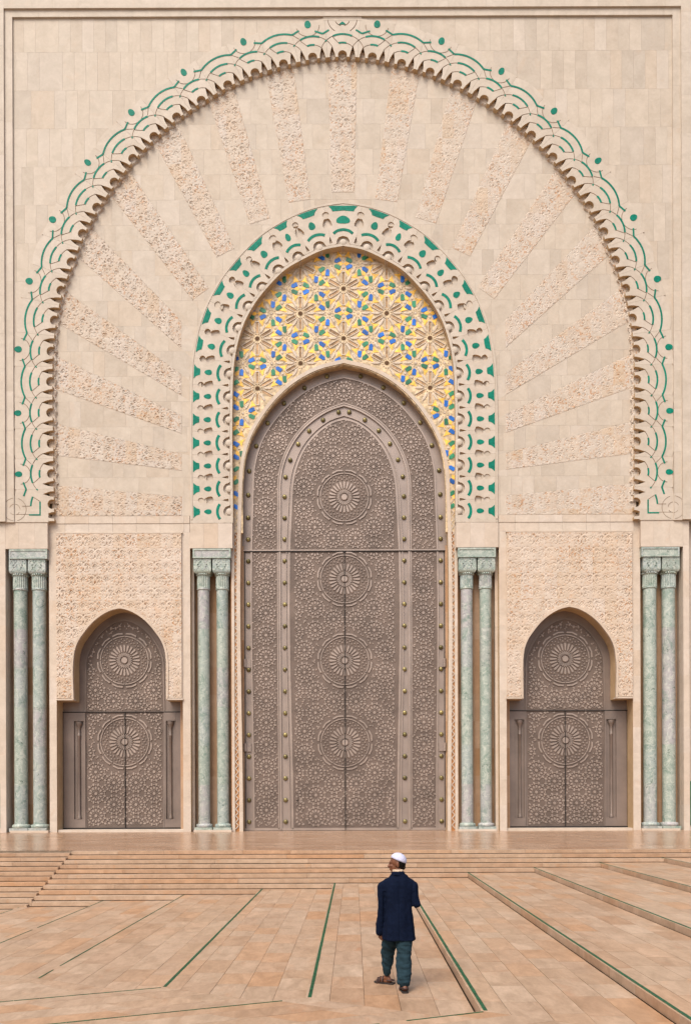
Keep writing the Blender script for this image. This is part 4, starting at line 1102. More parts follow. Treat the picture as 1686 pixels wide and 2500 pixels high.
# ---------------------------------------------------------------- piers, niches, columns, side panels, side doors (both sides)
arch_s = [(0, 1483), (17, 1486.5), (44, 1499.5), (67, 1518), (86, 1540.5), (101.5, 1563.5), (110, 1587), (112.8, 1608), (112.8, 1640)]
trim_s = [(0, 1478), (18, 1481.5), (46, 1494.5), (70, 1513.5), (90, 1537), (106, 1561.5), (114.5, 1586), (117.5, 1608), (117.5, 1640)]
darch = [(0, 1513), (20, 1518.5), (42, 1532), (60, 1549), (76, 1572), (86, 1592), (92, 1612), (93, 1640)]
TDS = T1 + .9
UC = 548.5
for sg in (-1, 1):
    U_ = lambda du: sg * UC + du
    # wall plane of the side bay, cut out for the door
    A_in = half_arch(arch_s); foot = 1707
    poly = [(U_(-171.5), 1298), (U_(172.5), 1298), (U_(172.5), 2031), (U_(154), 2031), (U_(154), foot), (U_(112.8), foot)] + [(U_(u), y) for u, y in A_in[::-1]] + [(U_(-112.8), foot), (U_(-154), foot), (U_(-154), 2031), (U_(-171.5), 2031)]
    bay = soffit(part('side_bay_wall', prism(upoly(poly, T1), Y(T1), Y(TDS + .06)), M['wall']), M['warm_shade'])
    def sub_b(name, geo, mat, smooth=False):
        o = mk(name, geo[0], geo[1], mat, bay, smooth); return o
    # two courses of plain blocks over the carving
    edges = [-172] + [-132 + 58 * i for i in range(6)] + [172]
    for i in range(len(edges) - 1):
        for (ya, yb_, tt) in ((1258.3, 1275.8, T1 - .025), (1276.3, 1297.8, T1)):
            sub_b('course_stone', prism(upoly([(U_(edges[i] + .2), ya), (U_(edges[i + 1] - .2), ya), (U_(edges[i + 1] - .2), yb_), (U_(edges[i] + .2), yb_)], tt), Y(tt), Y(T1 + .4)), M['low'])
    sub_b('panel_fillet', prism(upoly([(U_(-154), 1297), (U_(154), 1297), (U_(154), 1300), (U_(-154), 1300)], T1 - .10), Y(T1 - .10), Y(T1 + .05)), M['low'])
    # carved panel
    x0, x1 = wx(U_(-153), T1), wx(U_(153), T1); z0, z1 = wz(1704, T1), wz(1300, T1)
    nu, nv = int((x1 - x0) / RES), int((z1 - z0) / RES)
    XX, ZZ = np.meshgrid(np.linspace(x0, x1, nu), np.linspace(z0, z1, nv), indexing='ij')
    H = sample(TILES[0], XX - (wx(U_(0), T1)) + MW * 0, ZZ - z1 + MH * .78)
    fx = (XX - x0) / (x1 - x0); fx = fx if sg < 0 else 1 - fx * 0.55
    H = H * blockdepth(XX + 3, ZZ) * (1.1 - .35 * fx)
    ed = np.minimum(np.minimum(XX - x0, x1 - XX), np.minimum(ZZ - z0, z1 - ZZ)); H = np.where(ed < .004, .1, np.where(ed < .03, 0, H))
    tp = upoly([(U_(u), y) for u, y in half_arch(arch_s)], T1); tp = tp + [(tp[-1][0], z0 - 1), (tp[0][0], z0 - 1)]
    keep = np.ones(XX.shape, bool); cxw = wx(U_(0), T1)
    for i in range(nu):
        if abs(XX[i, 0] - cxw) < 115 * S(T1):
            for jn in range(nv):
                if ZZ[i, jn] < wz(1474, T1) and inpoly(XX[i, jn], ZZ[i, jn], tp): keep[i, jn] = False
    v, fc = height_mesh(XX, ZZ, np.minimum(H * .8, .088), T1 - .09, keep); np_obj('carved_panel', v, fc, M['carvelow'], bay)
    # trim round the arch
    A1 = Arc(half_arch(arch_s[:-1] + [(112.8, foot)], 10)); A2 = Arc(half_arch(trim_s[:-1] + [(117.5, foot - 4)], 10)); b = MB(); n = 80
    for i in range(n):
        s0, s1 = -1 + 2 * i / n, -1 + 2 * (i + 1) / n
        q = [tuple(A1.at(s0 * A1.mid)[0]), tuple(A1.at(s1 * A1.mid)[0]), tuple(A2.at(s1 * A2.mid)[0]), tuple(A2.at(s0 * A2.mid)[0])]
        b.add(*prism(upoly([(U_(u), y) for u, y in q], T1 - .13), Y(T1 - .13), Y(T1 + .02)))
    o = b.build('arch_trim', M['low'], bay)
    for s2 in (-1, 1):
        sub_b('panel_sill', prism(upoly([(U_(s2 * 113), 1703.5), (U_(s2 * 154.3), 1703.5), (U_(s2 * 154.3), foot), (U_(s2 * 113), foot)], T1 - .11), Y(T1 - .11), Y(T1 + .3)), M['low'])
    for o in bay.children: o.matrix_parent_inverse = Matrix.Identity(4)
    # side door
    UD = 536.8 * sg
    V_ = lambda du: UD + du
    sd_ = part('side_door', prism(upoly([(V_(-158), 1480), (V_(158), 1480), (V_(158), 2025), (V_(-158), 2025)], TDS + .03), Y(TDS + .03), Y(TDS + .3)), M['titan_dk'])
    def sub_s(name, geo, mat, smooth=False): return mk(name, geo[0], geo[1], mat, sd_, smooth)
    dp = [(V_(u), y) for u, y in half_arch(darch[:-1] + [(93, 1640), (93, 2020)])]
    sub_s('strapwork_panel', prism(upoly(dp, TDS), Y(TDS + .005), Y(TDS + .06)), M['titan_lo'])
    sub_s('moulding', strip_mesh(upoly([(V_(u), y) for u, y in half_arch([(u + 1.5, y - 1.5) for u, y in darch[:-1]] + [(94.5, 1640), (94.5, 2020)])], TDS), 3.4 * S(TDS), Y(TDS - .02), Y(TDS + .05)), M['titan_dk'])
    my0 = 1610.5; mm = [(UD, my0), (UD, my0 + 199)]; YS = 1736.5
    def okd(u, y): return inpoly(u, y, dp) and abs(u - UD) < 92 and y < 2017 and abs(y - YS) > 1.4 and min(math.hypot(u - a, y - b2) for a, b2 in mm) > 70
    fld = MB(); pz = []
    for (mu, my) in mm:
        for s2 in (-1, 1):
            for du, dy in ((26.8, 99.5), (26.8, -99.5), (71, 73), (71, -73), (71, 126), (71, -126), (97, 26.8), (97, -26.8)): pz.append((UD + s2 * du, my + dy))
    for s2 in (-1, 1): pz += [(UD + s2 * 26.8, my0 + 199 + 153), (UD + s2 * 71, my0 + 199 + 180), (UD + s2 * 26.8, my0 + 199 + 205)]
    un = []
    for p_ in pz:
        if all(math.hypot(p_[0] - q[0], p_[1] - q[1]) > 14 for q in un): un.append(p_); rosette(fld, p_[0], p_[1], okd, t=TDS)
    infill(fld, un, okd, UD - 92, UD + 92, 1516, 2016, TDS)
    for mu, my in mm: medallion(mu, my, sd_, lambda u, y: abs(y - YS) > 1.2, t=TDS)
    tag(fld.build('rosette_field', M['titan_hi'], sd_), kind='stuff')
    sub_s('split_line', prism(upoly([(V_(-158), YS - .9), (V_(158), YS - .9), (V_(158), YS + .9), (V_(-158), YS + .9)], TDS - .05), Y(TDS - .05), Y(TDS + .05)), M['seam'])
    sub_s('leaf_seam', prism(upoly([(V_(-.7), YS), (V_(.7), YS), (V_(.7), 2021), (V_(-.7), 2021)], TDS - .07), Y(TDS - .07), Y(TDS + .05)), M['seam'])
    sub_s('threshold', prism(upoly([(V_(-158), 2019), (V_(158), 2019), (V_(158), 2022.5), (V_(-158), 2022.5)], TDS - .06), Y(TDS - .06), Y(TDS + .05)), M['seam'])
    for s2 in (-1, 1):
        ua = 111.5 * s2
        # frame round the colonnette niche
        for (a, b2, ya, yb_) in ((96.5, 100, 1758, 1998), (124.1, 149, 1738, 2018.5), (96.5, 124, 1738, 1758), (96.5, 124, 1998, 2018.5)):
            lo, hi = sorted((s2 * a, s2 * b2)); tt = TDS - (.08 if b2 != 149 else .07)
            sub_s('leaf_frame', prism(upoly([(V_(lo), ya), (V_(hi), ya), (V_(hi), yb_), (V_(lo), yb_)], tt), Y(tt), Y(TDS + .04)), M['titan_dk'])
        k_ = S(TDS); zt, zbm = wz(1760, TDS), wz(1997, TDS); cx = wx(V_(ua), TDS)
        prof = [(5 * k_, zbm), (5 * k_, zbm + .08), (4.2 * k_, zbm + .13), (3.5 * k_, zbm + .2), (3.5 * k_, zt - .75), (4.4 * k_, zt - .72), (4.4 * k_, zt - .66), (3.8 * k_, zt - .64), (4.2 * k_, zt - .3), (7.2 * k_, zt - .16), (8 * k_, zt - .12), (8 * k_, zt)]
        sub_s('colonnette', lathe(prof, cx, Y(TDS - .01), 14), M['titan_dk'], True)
    for o in sd_.children: o.matrix_parent_inverse = Matrix.Identity(4)
    part('door_sill', prism(upoly([(U_(-154), 2023.5), (U_(154), 2023.5), (U_(154), 2030), (U_(-154), 2030)], T1 + .1), Y(T1 + .1), Y(TDS + .3)), M['low'])

    # pillars: outer niche (u 720..826) and inner niche (u 268.5..376)
    for kind, ua, ub, tf in (('outer', 719.4, 826.0, 0.0), ('inner', 270.5, 376.0, TR)):
        ytop = 1337.0
        # lintel of three stones
        e = [ua + 2, ua + (ub - ua) * .35, ua + (ub - ua) * .68, ub] if kind == 'inner' else [ua + 3.8, ua + (ub - ua) * .33, ua + (ub - ua) * .7, ub + .0]
        for i in range(3):
            part('lintel_stone', prism(upoly([(sg * (e[i] + .1), 1276.4 if kind == 'inner' else YIMP + .3), (sg * (e[i + 1] - .1), 1276.4 if kind == 'inner' else YIMP + .3), (sg * (e[i + 1] - .1), ytop), (sg * (e[i] + .1), ytop)], tf), Y(tf), Y(tf + 1.0)), M['low'])
        tb_ = tf + .86
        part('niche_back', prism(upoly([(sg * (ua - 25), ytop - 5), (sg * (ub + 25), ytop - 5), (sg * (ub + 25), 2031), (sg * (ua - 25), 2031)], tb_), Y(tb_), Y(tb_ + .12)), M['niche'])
        if kind == 'outer':
            part('pier_wall', prism(upoly([(sg * 826.2, YIMP + 2), (sg * 841, YIMP + 2), (sg * 841, 2031), (sg * 826.2, 2031)], 0.0), Y(0.0), Y(1.0)), M['wall'])
            part('pier_step', prism(upoly([(sg * 817, 1337), (sg * 826, 1337), (sg * 826, 2031), (sg * 817, 2031)], .45), Y(.45), Y(1.0)), M['wall'])
            part('recess_back', prism(upoly([(sg * 841, YIMP - 20), (sg * 905, YIMP - 20), (sg * 905, 2031), (sg * 841, 2031)], .5), Y(.5), Y(1.0)), M['wall'])
            part('tile_dado', prism(upoly([(sg * 842, 1910), (sg * 905, 1910), (sg * 905, 2018), (sg * 842, 2018)], .45), Y(.45), Y(.52)), M['zgreen'])
        else:
            part('pier_edge', prism(upoly([(sg * 268.8, ytop), (sg * 275.3, ytop), (sg * 275.3, 2030), (sg * 268.8, 2030)], TZ - .06), Y(TZ - .06), Y(TZ + .6)), M['wall'])
            part('pier_edge', prism(upoly([(sg * 366.5, ytop), (sg * 377, ytop), (sg * 377, 2030), (sg * 366.5, 2030)], TR + .45), Y(TR + .45), Y(TR + 1.)), M['wall'])
        # column pair
        cs = (743.5, 789.5) if kind == 'outer' else (297.5, 343.3)
        hw = {'outer': 15.9, 'inner': 14.3}[kind]; tc = tf + .44; k_ = S(tc); yc = Y(tc)
        abu = (724.5, 817.5) if kind == 'outer' else (277, 369.3)
        # abacus with a sunk front field
        ab = bpy.data.objects
        a0, a1_ = sg * abu[0], sg * abu[1]; tA = tf + .0
        abacus = part('abacus', prism(upoly([(a0, 1338), (a1_, 1338), (a1_, 1361), (a0, 1361)], tA), Y(tA + .03), Y(tA + .75)), M['marble'])
        for (pa, pb, ya, yb_) in ((abu[0], abu[1], 1338, 1342), (abu[0], abu[1], 1358, 1361), (abu[0], abu[0] + 4, 1342, 1358), (abu[1] - 4, abu[1], 1342, 1358)):
            gq = prism(upoly([(sg * pa, ya), (sg * pb, ya), (sg * pb, yb_), (sg * pa, yb_)], tA), Y(tA), Y(tA + .06)); o = mk('abacus_border', gq[0], gq[1], M['marble'], abacus); o.matrix_parent_inverse = Matrix.Identity(4)
        for ci, cu in enumerate(cs):
            cx = wx(sg * cu, tc); r = hw * k_
            zb0 = wz(2010, tc); zt0 = wz(1441, tc)
            # shaft in drums
            nd = 6; sh = MB(); zz = [zb0 + (zt0 - zb0) * q / nd for q in range(nd + 1)]
            for q in range(nd):
                sh.add(*lathe([(r, zz[q] + .002), (r, zz[q + 1] - .002)], cx, yc, 30), rnd=random.random() * 30)
            shaft = P(sh.build('column', M['marble'], None, True, rnd=True))
            for pz_ in shaft.data.polygons:
                if len(pz_.vertices) > 4: pz_.use_smooth = False
            def sub_c(name, geo, smooth=False):
                o = mk(name, geo[0], geo[1], M['marble'], shaft, smooth); o.matrix_parent_inverse = Matrix.Identity(4); return o
            # base: torus and plinth
            sub_c('base', lathe([(r, zb0 + .02), (r * 1.08, zb0 + .0)] + [(r * 1.22 + .05 * math.cos(a), zb0 - .09 + .085 * math.sin(a)) for a in np.linspace(1.4, -1.4, 9)] + [(r, zb0 - .18)], cx, yc, 30), True)
            pw = 22.2 if kind == 'outer' else 21.4
            sub_c('plinth', prism([(cx - pw * k_, wz(2030, tc) + .06), (cx + pw * k_, wz(2030, tc) + .06), (cx + pw * k_, zb0 - .17), (cx - pw * k_, zb0 - .17)], yc - pw * k_ * .9, yc + pw * k_))
            # astragal, fluted neck with beads, block capital
            sub_c('astragal', lathe([(r, zt0 - .01)] + [(r * 1.06 + .02 * math.cos(a), zt0 + .04 + .045 * math.sin(a)) for a in np.linspace(-1.4, 1.4, 7)] + [(r, zt0 + .09)], cx, yc, 30), True)
            zn0, zn1 = zt0 + .09, wz(1404, tc); nfl = 22; v = []; f = []; rn = r * 1.1; m_ = nfl * 4
            for zi, zv in enumerate((zn0, zn0 + .04, zn1 - .08, zn1 - .02)):
                for q in range(m_):
                    a = 2 * math.pi * q / m_; dep = (0.035 * (0.5 - 0.5 * math.cos(q * math.pi / 2)) if zi in (1, 2) else 0.0)
                    v.append((cx + (rn - dep) * math.cos(a), yc + (rn - dep) * math.sin(a), zv))
            for zi in range(3):
                for q in range(m_): f.append((zi * m_ + q, zi * m_ + (q + 1) % m_, (zi + 1) * m_ + (q + 1) % m_, (zi + 1) * m_ + q))
            neck = sub_c('fluted_neck', (v, f), False)
            b = MB()
            for q in range(11):
                a = -math.pi + math.pi * q / 10
                b.add(*[g_ for g_ in lathe([(0.002, zn1 - .06), (.045, zn1 - .03), (.05, zn1), (.03, zn1 + .04)], cx + rn * 1.02 * math.cos(a), yc + rn * 1.02 * math.sin(a), 8)])
            o = b.build('bead', M['marble'], shaft, True); o.matrix_parent_inverse = Matrix.Identity(4)
            bw = 21.2 * k_; zc0, zc1 = wz(1404, tc) + .02, wz(1363, tc)
            # block with rounded underside and low relief scrolls
            rows_ = [(bw * .80, zc0), (bw * .92, zc0 + .05), (bw * .99, zc0 + .12), (bw, zc0 + .2), (bw * .98, zc1)]
            v = []; f = []
            for w_, z_ in rows_: v += [(cx - w_, yc - w_ * .88, z_), (cx + w_, yc - w_ * .88, z_), (cx + w_, yc + w_ * .88, z_), (cx - w_, yc + w_ * .88, z_)]
            for q in range(len(rows_) - 1): f += [(q * 4 + i, q * 4 + (i + 1) % 4, q * 4 + 4 + (i + 1) % 4, q * 4 + 4 + i) for i in range(4)]
            f += [(3, 2, 1, 0), tuple(len(v) - 4 + i for i in range(4))]
            sub_c('capital', (v, f))
            b = MB(); yfz = yc - bw * .88 - .014
            def scr(pts, wd): b.add(*strip_mesh([(cx + a * bw, zc0 + .1 + c_ * (zc1 - zc0 - .12)) for a, c_ in pts], wd, yfz, yfz + .03))
            for s3 in (-1, 1):
                scr([(s3 * (.08 + .42 * math.sin(q * .2) ** 1.0), .1 + q * .045) for q in range(10)], .05)
                scr([(s3 * (.62 + .2 * math.cos(q * .55)), .62 + .2 * math.sin(q * .55)) for q in range(9)], .045)
                scr([(s3 * (.28 + .12 * math.cos(q * .6)), .78 + .12 * math.sin(q * .6)) for q in range(10)], .04)
                scr([(s3 * .75, .05), (s3 * .55, .25), (s3 * .3, .35), (s3 * .12, .55)], .045)
            o = b.build('scroll_relief', M['marble'], shaft); o.matrix_parent_inverse = Matrix.Identity(4)
        part('niche_sill', prism(upoly([(sg * abu[0], 2025), (sg * abu[1], 2025), (sg * abu[1], 2030.5), (sg * abu[0], 2030.5)], tf + .02), Y(tf + .02), Y(tf + .9)), M['low'])
# mass of the building behind
part('rear_wall', prism(upoly([(-1150, -300), (1150, -300), (1150, 2034), (-1150, 2034)], 1.6), Y(1.6), Y(2.2)), M['backing'])

# ================================================================== THE MAN
def capsule(p0, p1, r0, r1, n=14, m=5):
    p0, p1 = Vector(p0), Vector(p1); ax = (p1 - p0); L = ax.length; ax = ax.normalized() if L > 1e-6 else Vector((0, 0, 1))
    q = ax.to_track_quat('Z', 'Y'); v = []; f = []; prof = []
    for k in range(m + 1):
        a = -math.pi / 2 + math.pi / 2 * k / m; prof.append((max(r0 * math.cos(a), 1e-4), r0 * math.sin(a)))
    for k in range(m + 1):
        a = math.pi / 2 * k / m; prof.append((max(r1 * math.cos(a), 1e-4), L + r1 * math.sin(a)))
    for r, z in prof:
        for i in range(n):
            a = 2 * math.pi * i / n; v.append(tuple(p0 + q @ Vector((r * math.cos(a), r * math.sin(a), z))))
    for k in range(len(prof) - 1):
        for i in range(n): j = (i + 1) % n; f.append((k * n + i, k * n + j, (k + 1) * n + j, (k + 1) * n + i))
    f.append(tuple(range(n))[::-1]); f.append(tuple((len(prof) - 1) * n + i for i in range(n)))
    return v, f
def ellipsoid(c, rx, ry, rz, rotm=None, n=20, m=12):
    v = []; f = []; c = Vector(c); rotm = rotm or Matrix.Identity(3)
    for k in range(m + 1):
        a = -math.pi / 2 + math.pi * k / m
        for i in range(n):
            b = 2 * math.pi * i / n
            v.append(tuple(c + rotm @ Vector((rx * max(math.cos(a), 1e-3) * math.cos(b), ry * max(math.cos(a), 1e-3) * math.sin(b), rz * math.sin(a)))))
    for k in range(m):
        for i in range(n): j = (i + 1) % n; f.append((k * n + i, k * n + j, (k + 1) * n + j, (k + 1) * n + i))
    f.append(tuple(range(n))[::-1]); f.append(tuple(m * n + i for i in range(n)))
    return v, f
def loft(rings, n=24):
    """rings: (cx,cy,z,rx,ry[,squareness])"""
    v = []; f = []
    for (cx, cy, z, rx, ry) in rings:
        for i in range(n):
            a = 2 * math.pi * i / n; c, s = math.cos(a), math.sin(a); e = 0.85
            v.append((cx + rx * math.copysign(abs(c) ** e, c), cy + ry * math.copysign(abs(s) ** e, s), z))
    for k in range(len(rings) - 1):
        for i in range(n): j = (i + 1) % n; f.append((k * n + i, k * n + j, (k + 1) * n + j, (k + 1) * n + i))
    f.append(tuple(range(n))[::-1]); f.append(tuple((len(rings) - 1) * n + i for i in range(n)))
    return v, f
def remeshed(name, pieces, mat, voxel, parent=None, smooth=3, fold=None):
    b = MB()
    for p_ in pieces: b.add(*p_)
    o = mk('tmp', b.v, b.f, mat); md = o.modifiers.new('r', 'REMESH'); md.mode = 'VOXEL'; md.voxel_size = voxel
    sm = o.modifiers.new('s', 'SMOOTH'); sm.iterations = smooth; sm.factor = 0.5
    dg = bpy.context.evaluated_depsgraph_get(); dg.update(); me = bpy.data.meshes.new_from_object(o.evaluated_get(dg)); me.name = name
    bpy.data.objects.remove(o)
    if fold:
        for vt, nn in zip(me.vertices, [Vector(n.vector) for n in me.vertex_normals]):
            vt.co += nn * fold(vt.co)
    me.polygons.foreach_set('use_smooth', [True] * len(me.polygons)); me.materials.clear(); me.materials.append(mat); me.update()
    return link(bpy.data.objects.new(name, me), parent)
def cloth(name, col, rough=0.9, var=0.25, sc=40):
    m = plain(name, col, rough, 0, var, sc, 0.06, 0.25); return m
CM = dict(skin=plain('skin', (0.145, 0.052, 0.023), 0.5, var=0.12, scale=20), navy=cloth('navy_wool', (0.0042, 0.0075, 0.020), var=0.12), teal=cloth('teal_cotton', (0.018, 0.036, 0.046), var=0.15, sc=12),
          cap=cloth('white_knit', (0.52, 0.52, 0.66), var=0.1), beige=cloth('beige_collar', (0.55, 0.42, 0.30)), hair=plain('black_hair', (0.007, 0.005, 0.004), 0.85, spec=0.1),
          leather=plain('brown_leather', (0.05, 0.022, 0.016), 0.5), sole=plain('dark_sole', (0.025, 0.018, 0.015), 0.7))
MX, MY, MZ = 0.53, 11.05, ZL(7)
hd = Vector((0.025, 0.03, 1.605))                     # head centre
yaw = R(84); HR = Matrix.Rotation(yaw, 3, 'Z') @ Matrix.Rotation(R(-4), 3, 'X')   # faces +y then turned left
def H_(x, y, z): return tuple(hd + HR @ Vector((x, y, z)))
skin = [ellipsoid(H_(0, -.012, .018), .077, .098, .098, HR), ellipsoid(H_(0, .035, -.045), .058, .062, .080, HR), ellipsoid(H_(0, .058, -.098), .036, .032, .024, HR),
        capsule(H_(0, .092, .005), H_(0, .112, -.034), .010, .016), ellipsoid(H_(0, .102, -.034), .019, .014, .011, HR),
        capsule(H_(-.03, .086, .022), H_(.03, .086, .022), .013, .013), capsule(H_(-.018, .096, -.062), H_(.018, .096, -.062), .009, .009), capsule(H_(-.016, .093, -.076), H_(.016, .093, -.076), .009, .009),
        ellipsoid(H_(.036, .076, -.028), .022, .018, .018, HR), ellipsoid(H_(-.036, .076, -.028), .022, .018, .018, HR),
        capsule((0.035, 0.0, 1.42), H_(0, -.02, -.05), .062, .056)]
for s in (-1, 1):
    skin.append(ellipsoid(H_(s * .079, -.012, -.022), .010, .020, .034, HR)); skin.append(capsule(H_(s * .086, -.020, .004), H_(s * .083, -.014, -.045), .008, .007))
# inner body, kept inside the clothes
skin += [loft([(.04, 0, .84, .13, .09), (.04, 0, 1.05, .13, .085), (.04, 0, 1.25, .15, .09), (.04, 0, 1.40, .13, .07), (.035, 0, 1.45, .06, .05)])]
legR = [(.12, -.01, .90), (.115, -.06, .50), (.10, -.215, .105)]; legL = [(-.06, .01, .90), (-.085, .20, .50), (-.10, .265, .10)]
for lg in (legR, legL):
    skin += [capsule(lg[0], lg[1], .07, .05), capsule(lg[1], lg[2], .048, .034)]
# feet
def foot(an, heading, pitch):
    h = Matrix.Rotation(heading, 3, 'Z') @ Matrix.Rotation(pitch, 3, 'X'); A = Vector(an)
    return [capsule(A, A + h @ Vector((0, -.035, -.055)), .034, .034), capsule(A + h @ Vector((0, -.03, -.06)), A + h @ Vector((0, .13, -.066)), .032, .030), capsule(A + h @ Vector((0, .0, -.02)), A + h @ Vector((0, .11, -.055)), .034, .028)], h, A
fR, hR, aR = foot(legR[2], R(4), R(-4)); fL, hL, aL = foot(legL[2], R(62), R(0)); skin += fR + fL
# arms: left hangs, right is bent in front
shL, elL, wrL = Vector((-.135, .0, 1.34)), Vector((-.180, -.01, 1.06)), Vector((-.200, .05, .775))
shR, elR, wrR = Vector((.205, .0, 1.33)), Vector((.268, -.05, 1.085)), Vector((.16, .20, 1.17))
for a, b2, c in ((shL, elL, wrL), (shR, elR, wrR)): skin += [capsule(a, b2, .036, .034), capsule(b2, c, .036, .027)]
def hand(wr, dirv, side, palm_n):
    d = Vector(dirv).normalized(); pn = Vector(palm_n).normalized(); sv = d.cross(pn).normalized() * side; out = []
    k = wr + d * .045
    for i, (off, ln) in enumerate(((-.030, .062), (-.010, .074), (.010, .070), (.029, .054))):
        b0 = wr + sv * off * .8 + d * .015; b1 = wr + sv * off + d * .085; out.append(capsule(b0, b1, .013, .011, 8, 3))
        m1 = b1 + (d * .8 + pn * .45).normalized() * ln * .5; m2 = m1 + (d * .25 + pn * .95).normalized() * ln * .5
        out += [capsule(b1, m1, .0095, .0088, 8, 3), capsule(m1, m2, .0088, .0075, 8, 3)]
    t0 = wr + sv * -.032 + d * .03; t1 = t0 + (sv * -.7 + d * .6 + pn * .4).normalized() * .038; t2 = t1 + (d * .8 + pn * .5).normalized() * .03
    out += [capsule(t0, t1, .013, .011, 8, 3), capsule(t1, t2, .011, .009, 8, 3)]; return out
skin += hand(wrL - Vector((0, 0, .055)), (.12, .18, -1), 1, (.8, .55, .1)); skin += hand(wrR, (-.8, .5, .2), -1, (0, .3, -1))
person = remeshed('person', skin, CM['skin'], 0.0062, None, 2)
tag(person, 'man in navy jacket, teal trousers and white skullcap walking across the paving towards the steps', 'person')
def nz(p, s, a): return mnoise.noise(Vector(p) * s) * a
# jacket with sleeves
jk = [loft([(.048, -.005, .625, .218, .155), (.045, -.005, .70, .206, .148), (.04, -.005, .85, .186, .138), (.04, 0, 1.0, .178, .132), (.038, 0, 1.12, .180, .126), (.038, 0, 1.25, .193, .128), (.038, 0, 1.34, .20, .12), (.038, 0, 1.385, .188, .108), (.037, 0, 1.43, .13, .086), (.036, 0, 1.47, .078, .07), (.035, .0, 1.49, .070, .066)], 30)]
jk += [capsule((-.10, 0, 1.362), (-.160, -.005, 1.30), .062, .062), capsule((-.160, -.005, 1.31), elL, .062, .055), capsule(elL, wrL + Vector((0, -.01, -.06)), .056, .047),
       capsule((.18, 0, 1.362), (.232, -.01, 1.30), .062, .062), capsule((.232, -.01, 1.31), elR, .062, .060), capsule(elR, wrR, .060, .048)]
def jfold(p):
    d = nz((p.x * 1.2, p.y, p.z * .35), 9, .022) + nz((p.x + p.z * .5, p.y, p.z * .8), 20, .006)
    # centre back seam and the creases under the arms
    if p.y < 0 and .6 < p.z < 1.42: d -= .008 * math.exp(-((p.x - .045) / .008) ** 2)
    d -= .014 * math.exp(-((p.x + .14) / .016) ** 2) * (1 if p.z < 1.25 else 0); d -= .012 * math.exp(-((p.x - .225) / .014) ** 2) * (1 if 1.0 < p.z < 1.25 else 0)
    return d
jo = remeshed('jacket', jk, CM['navy'], 0.0085, person, 2, jfold)
co = remeshed('jacket_collar', [loft([(.036, -.008, 1.455, .092, .078), (.036, -.010, 1.49, .082, .074), (.036, -.008, 1.508, .070, .066)], 24)], CM['navy'], .007, person, 2)
sc_ = remeshed('shirt_collar', [loft([(.034, -.004, 1.47, .074, .069), (.033, -.006, 1.515, .071, .068), (.032, -.004, 1.528, .066, .063)], 24)], CM['beige'], .006, person, 2)
# trousers
tr = [loft([(.035, .0, .62, .15, .12), (.035, 0, .78, .155, .12), (.035, 0, .95, .145, .11)], 26)]
def leg(pts, rr):
    out = []
    for (p, a), (q, b2) in zip(zip(pts[:-1], rr[:-1]), zip(pts[1:], rr[1:])): out.append(capsule(p, q, a, b2, 18))
    return out
tr += leg([(.105, 0, .84), (.108, -.03, .62), (.105, -.07, .44), (.098, -.15, .25), (.092, -.20, .135)], [.108, .106, .098, .090, .086])
tr += leg([(-.045, .01, .84), (-.066, .09, .62), (-.09, .17, .46), (-.098, .21, .28), (-.103, .24, .15)], [.092, .102, .092, .070, .050])
def tfold(p):
    if p.x > .02: return nz((p.x * 1.2 + p.z * .7, p.y, p.z * 1.6), 10, .016) + nz((p.x * .6, p.y, p.z * 2.4), 14, .008)
    return nz((p.x + p.z * .9, p.y, p.z * .9), 13, .020)
to = remeshed('trousers', tr, CM['teal'], 0.0085, person, 2, tfold)
# skullcap: upper part of an ellipsoid, cut on a tilted plane
def capgeo():
    v = []; f = []; n = 30; m = 9; tilt = HR @ Matrix.Rotation(R(27), 3, 'X')
    for k in range(m + 1):
        a = R(2) + (math.pi / 2 - R(2)) * k / m
        for i in range(n):
            b = 2 * math.pi * i / n; q = Vector((.089 * math.cos(a) * math.cos(b), .108 * math.cos(a) * math.sin(b), .098 * math.sin(a) ** .92))
            v.append(tuple(hd + HR @ Vector((0, -.018, .034)) + tilt @ q))
    for k in range(m):
        for i in range(n): j = (i + 1) % n; f.append((k * n + i, k * n + j, (k + 1) * n + j, (k + 1) * n + i))
    b0 = len(v)
    for i in range(n):
        p_ = Vector(v[i]); c = hd + HR @ Vector((0, -.018, .034)); v.append(tuple(c + (p_ - c) * .93))
    for i in range(n): j = (i + 1) % n; f.append((i, b0 + i, b0 + j, j))
    return v, f
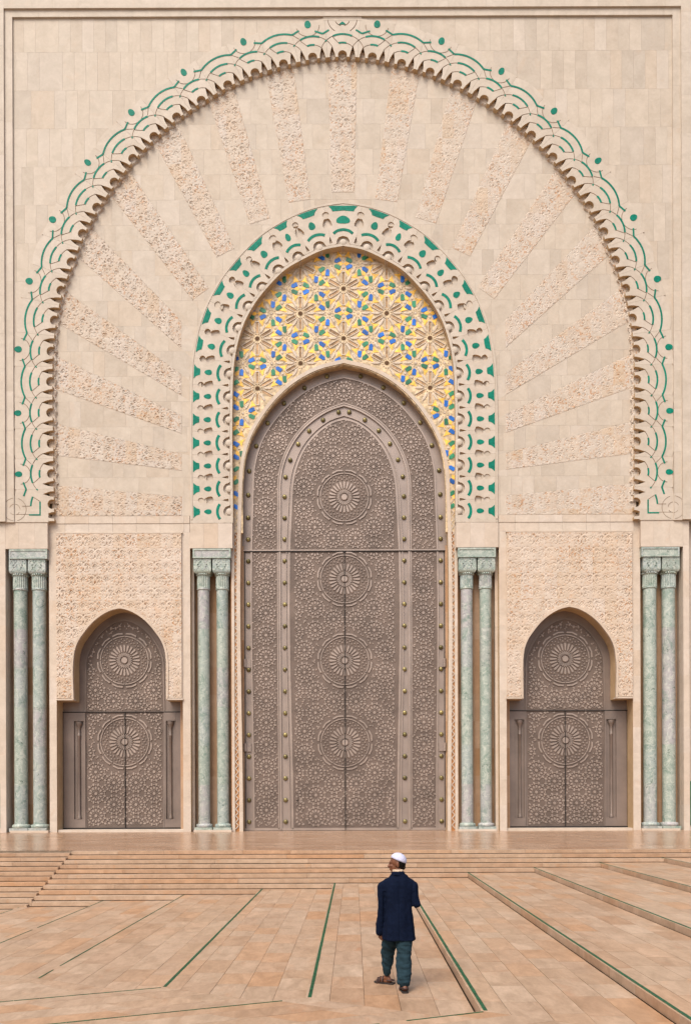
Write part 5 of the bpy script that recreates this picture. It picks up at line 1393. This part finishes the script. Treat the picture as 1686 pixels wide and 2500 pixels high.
cv, cf = capgeo(); cap_o = mk('skullcap', cv, cf, CM['cap'], person, True)
hv, hf = [], []
hair = remeshed('hair', [ellipsoid(H_(0, -.030, -.005), .0805, .084, .085, HR), ellipsoid(H_(0, -.055, -.055), .060, .050, .045, HR)], CM['hair'], .006, person, 2)
# sandals
for (hm, A, nm) in ((hR, aR, 'r'), (hL, aL, 'l')):
    b = MB(); out = []
    prof = [(-.105, .030), (-.09, .040), (-.03, .042), (.05, .045), (.12, .047), (.16, .040), (.178, .022)]
    pts = [(w_, y_) for y_, w_ in prof] + [(-w_, y_) for y_, w_ in prof[::-1]]
    n = len(pts)
    lo = [A + hm @ Vector((x, y + .005, 0)) for x, y in pts]
    zt_ = .022
    v = [(p_.x, p_.y, zt_) for p_ in lo] + [(p_.x, p_.y, .001) for p_ in lo]
    f = [tuple(range(n)), tuple(range(2 * n - 1, n - 1, -1))] + [(i, n + i, n + (i + 1) % n, (i + 1) % n) for i in range(n)]
    s_ = mk('sandal', v, f, CM['sole'], person)
    st = []
    for q in range(9):
        a = math.pi * q / 8
        st.append(A + hm @ Vector((.047 * math.cos(a), .095, -A.z + .02 + .062 * math.sin(a))))
    up = []
    for q in range(8): up.append(capsule(st[q], st[q + 1], .012, .012, 6, 2))
    for q in range(8):
        d = hm @ Vector((0, -.045, .012)); up.append(capsule(st[q] + d, st[q + 1] + d, .013, .013, 6, 2)); d = hm @ Vector((0, .03, -.012)); up.append(capsule(st[q] + d, st[q + 1] + d, .012, .012, 6, 2))
    for q in range(8):
        a, a2 = math.pi * q / 8, math.pi * (q + 1) / 8
        g1 = A + hm @ Vector((.042 * math.cos(a), -.02 - .075 * math.sin(a), -A.z + .055)); g2 = A + hm @ Vector((.042 * math.cos(a2), -.02 - .075 * math.sin(a2), -A.z + .055)); up.append(capsule(g1, g2, .010, .010, 6, 2))
    bb = MB()
    for u_ in up: bb.add(*u_)
    so_ = bb.build('strap', CM['leather'], s_, True)
person.location = (MX, MY, MZ)
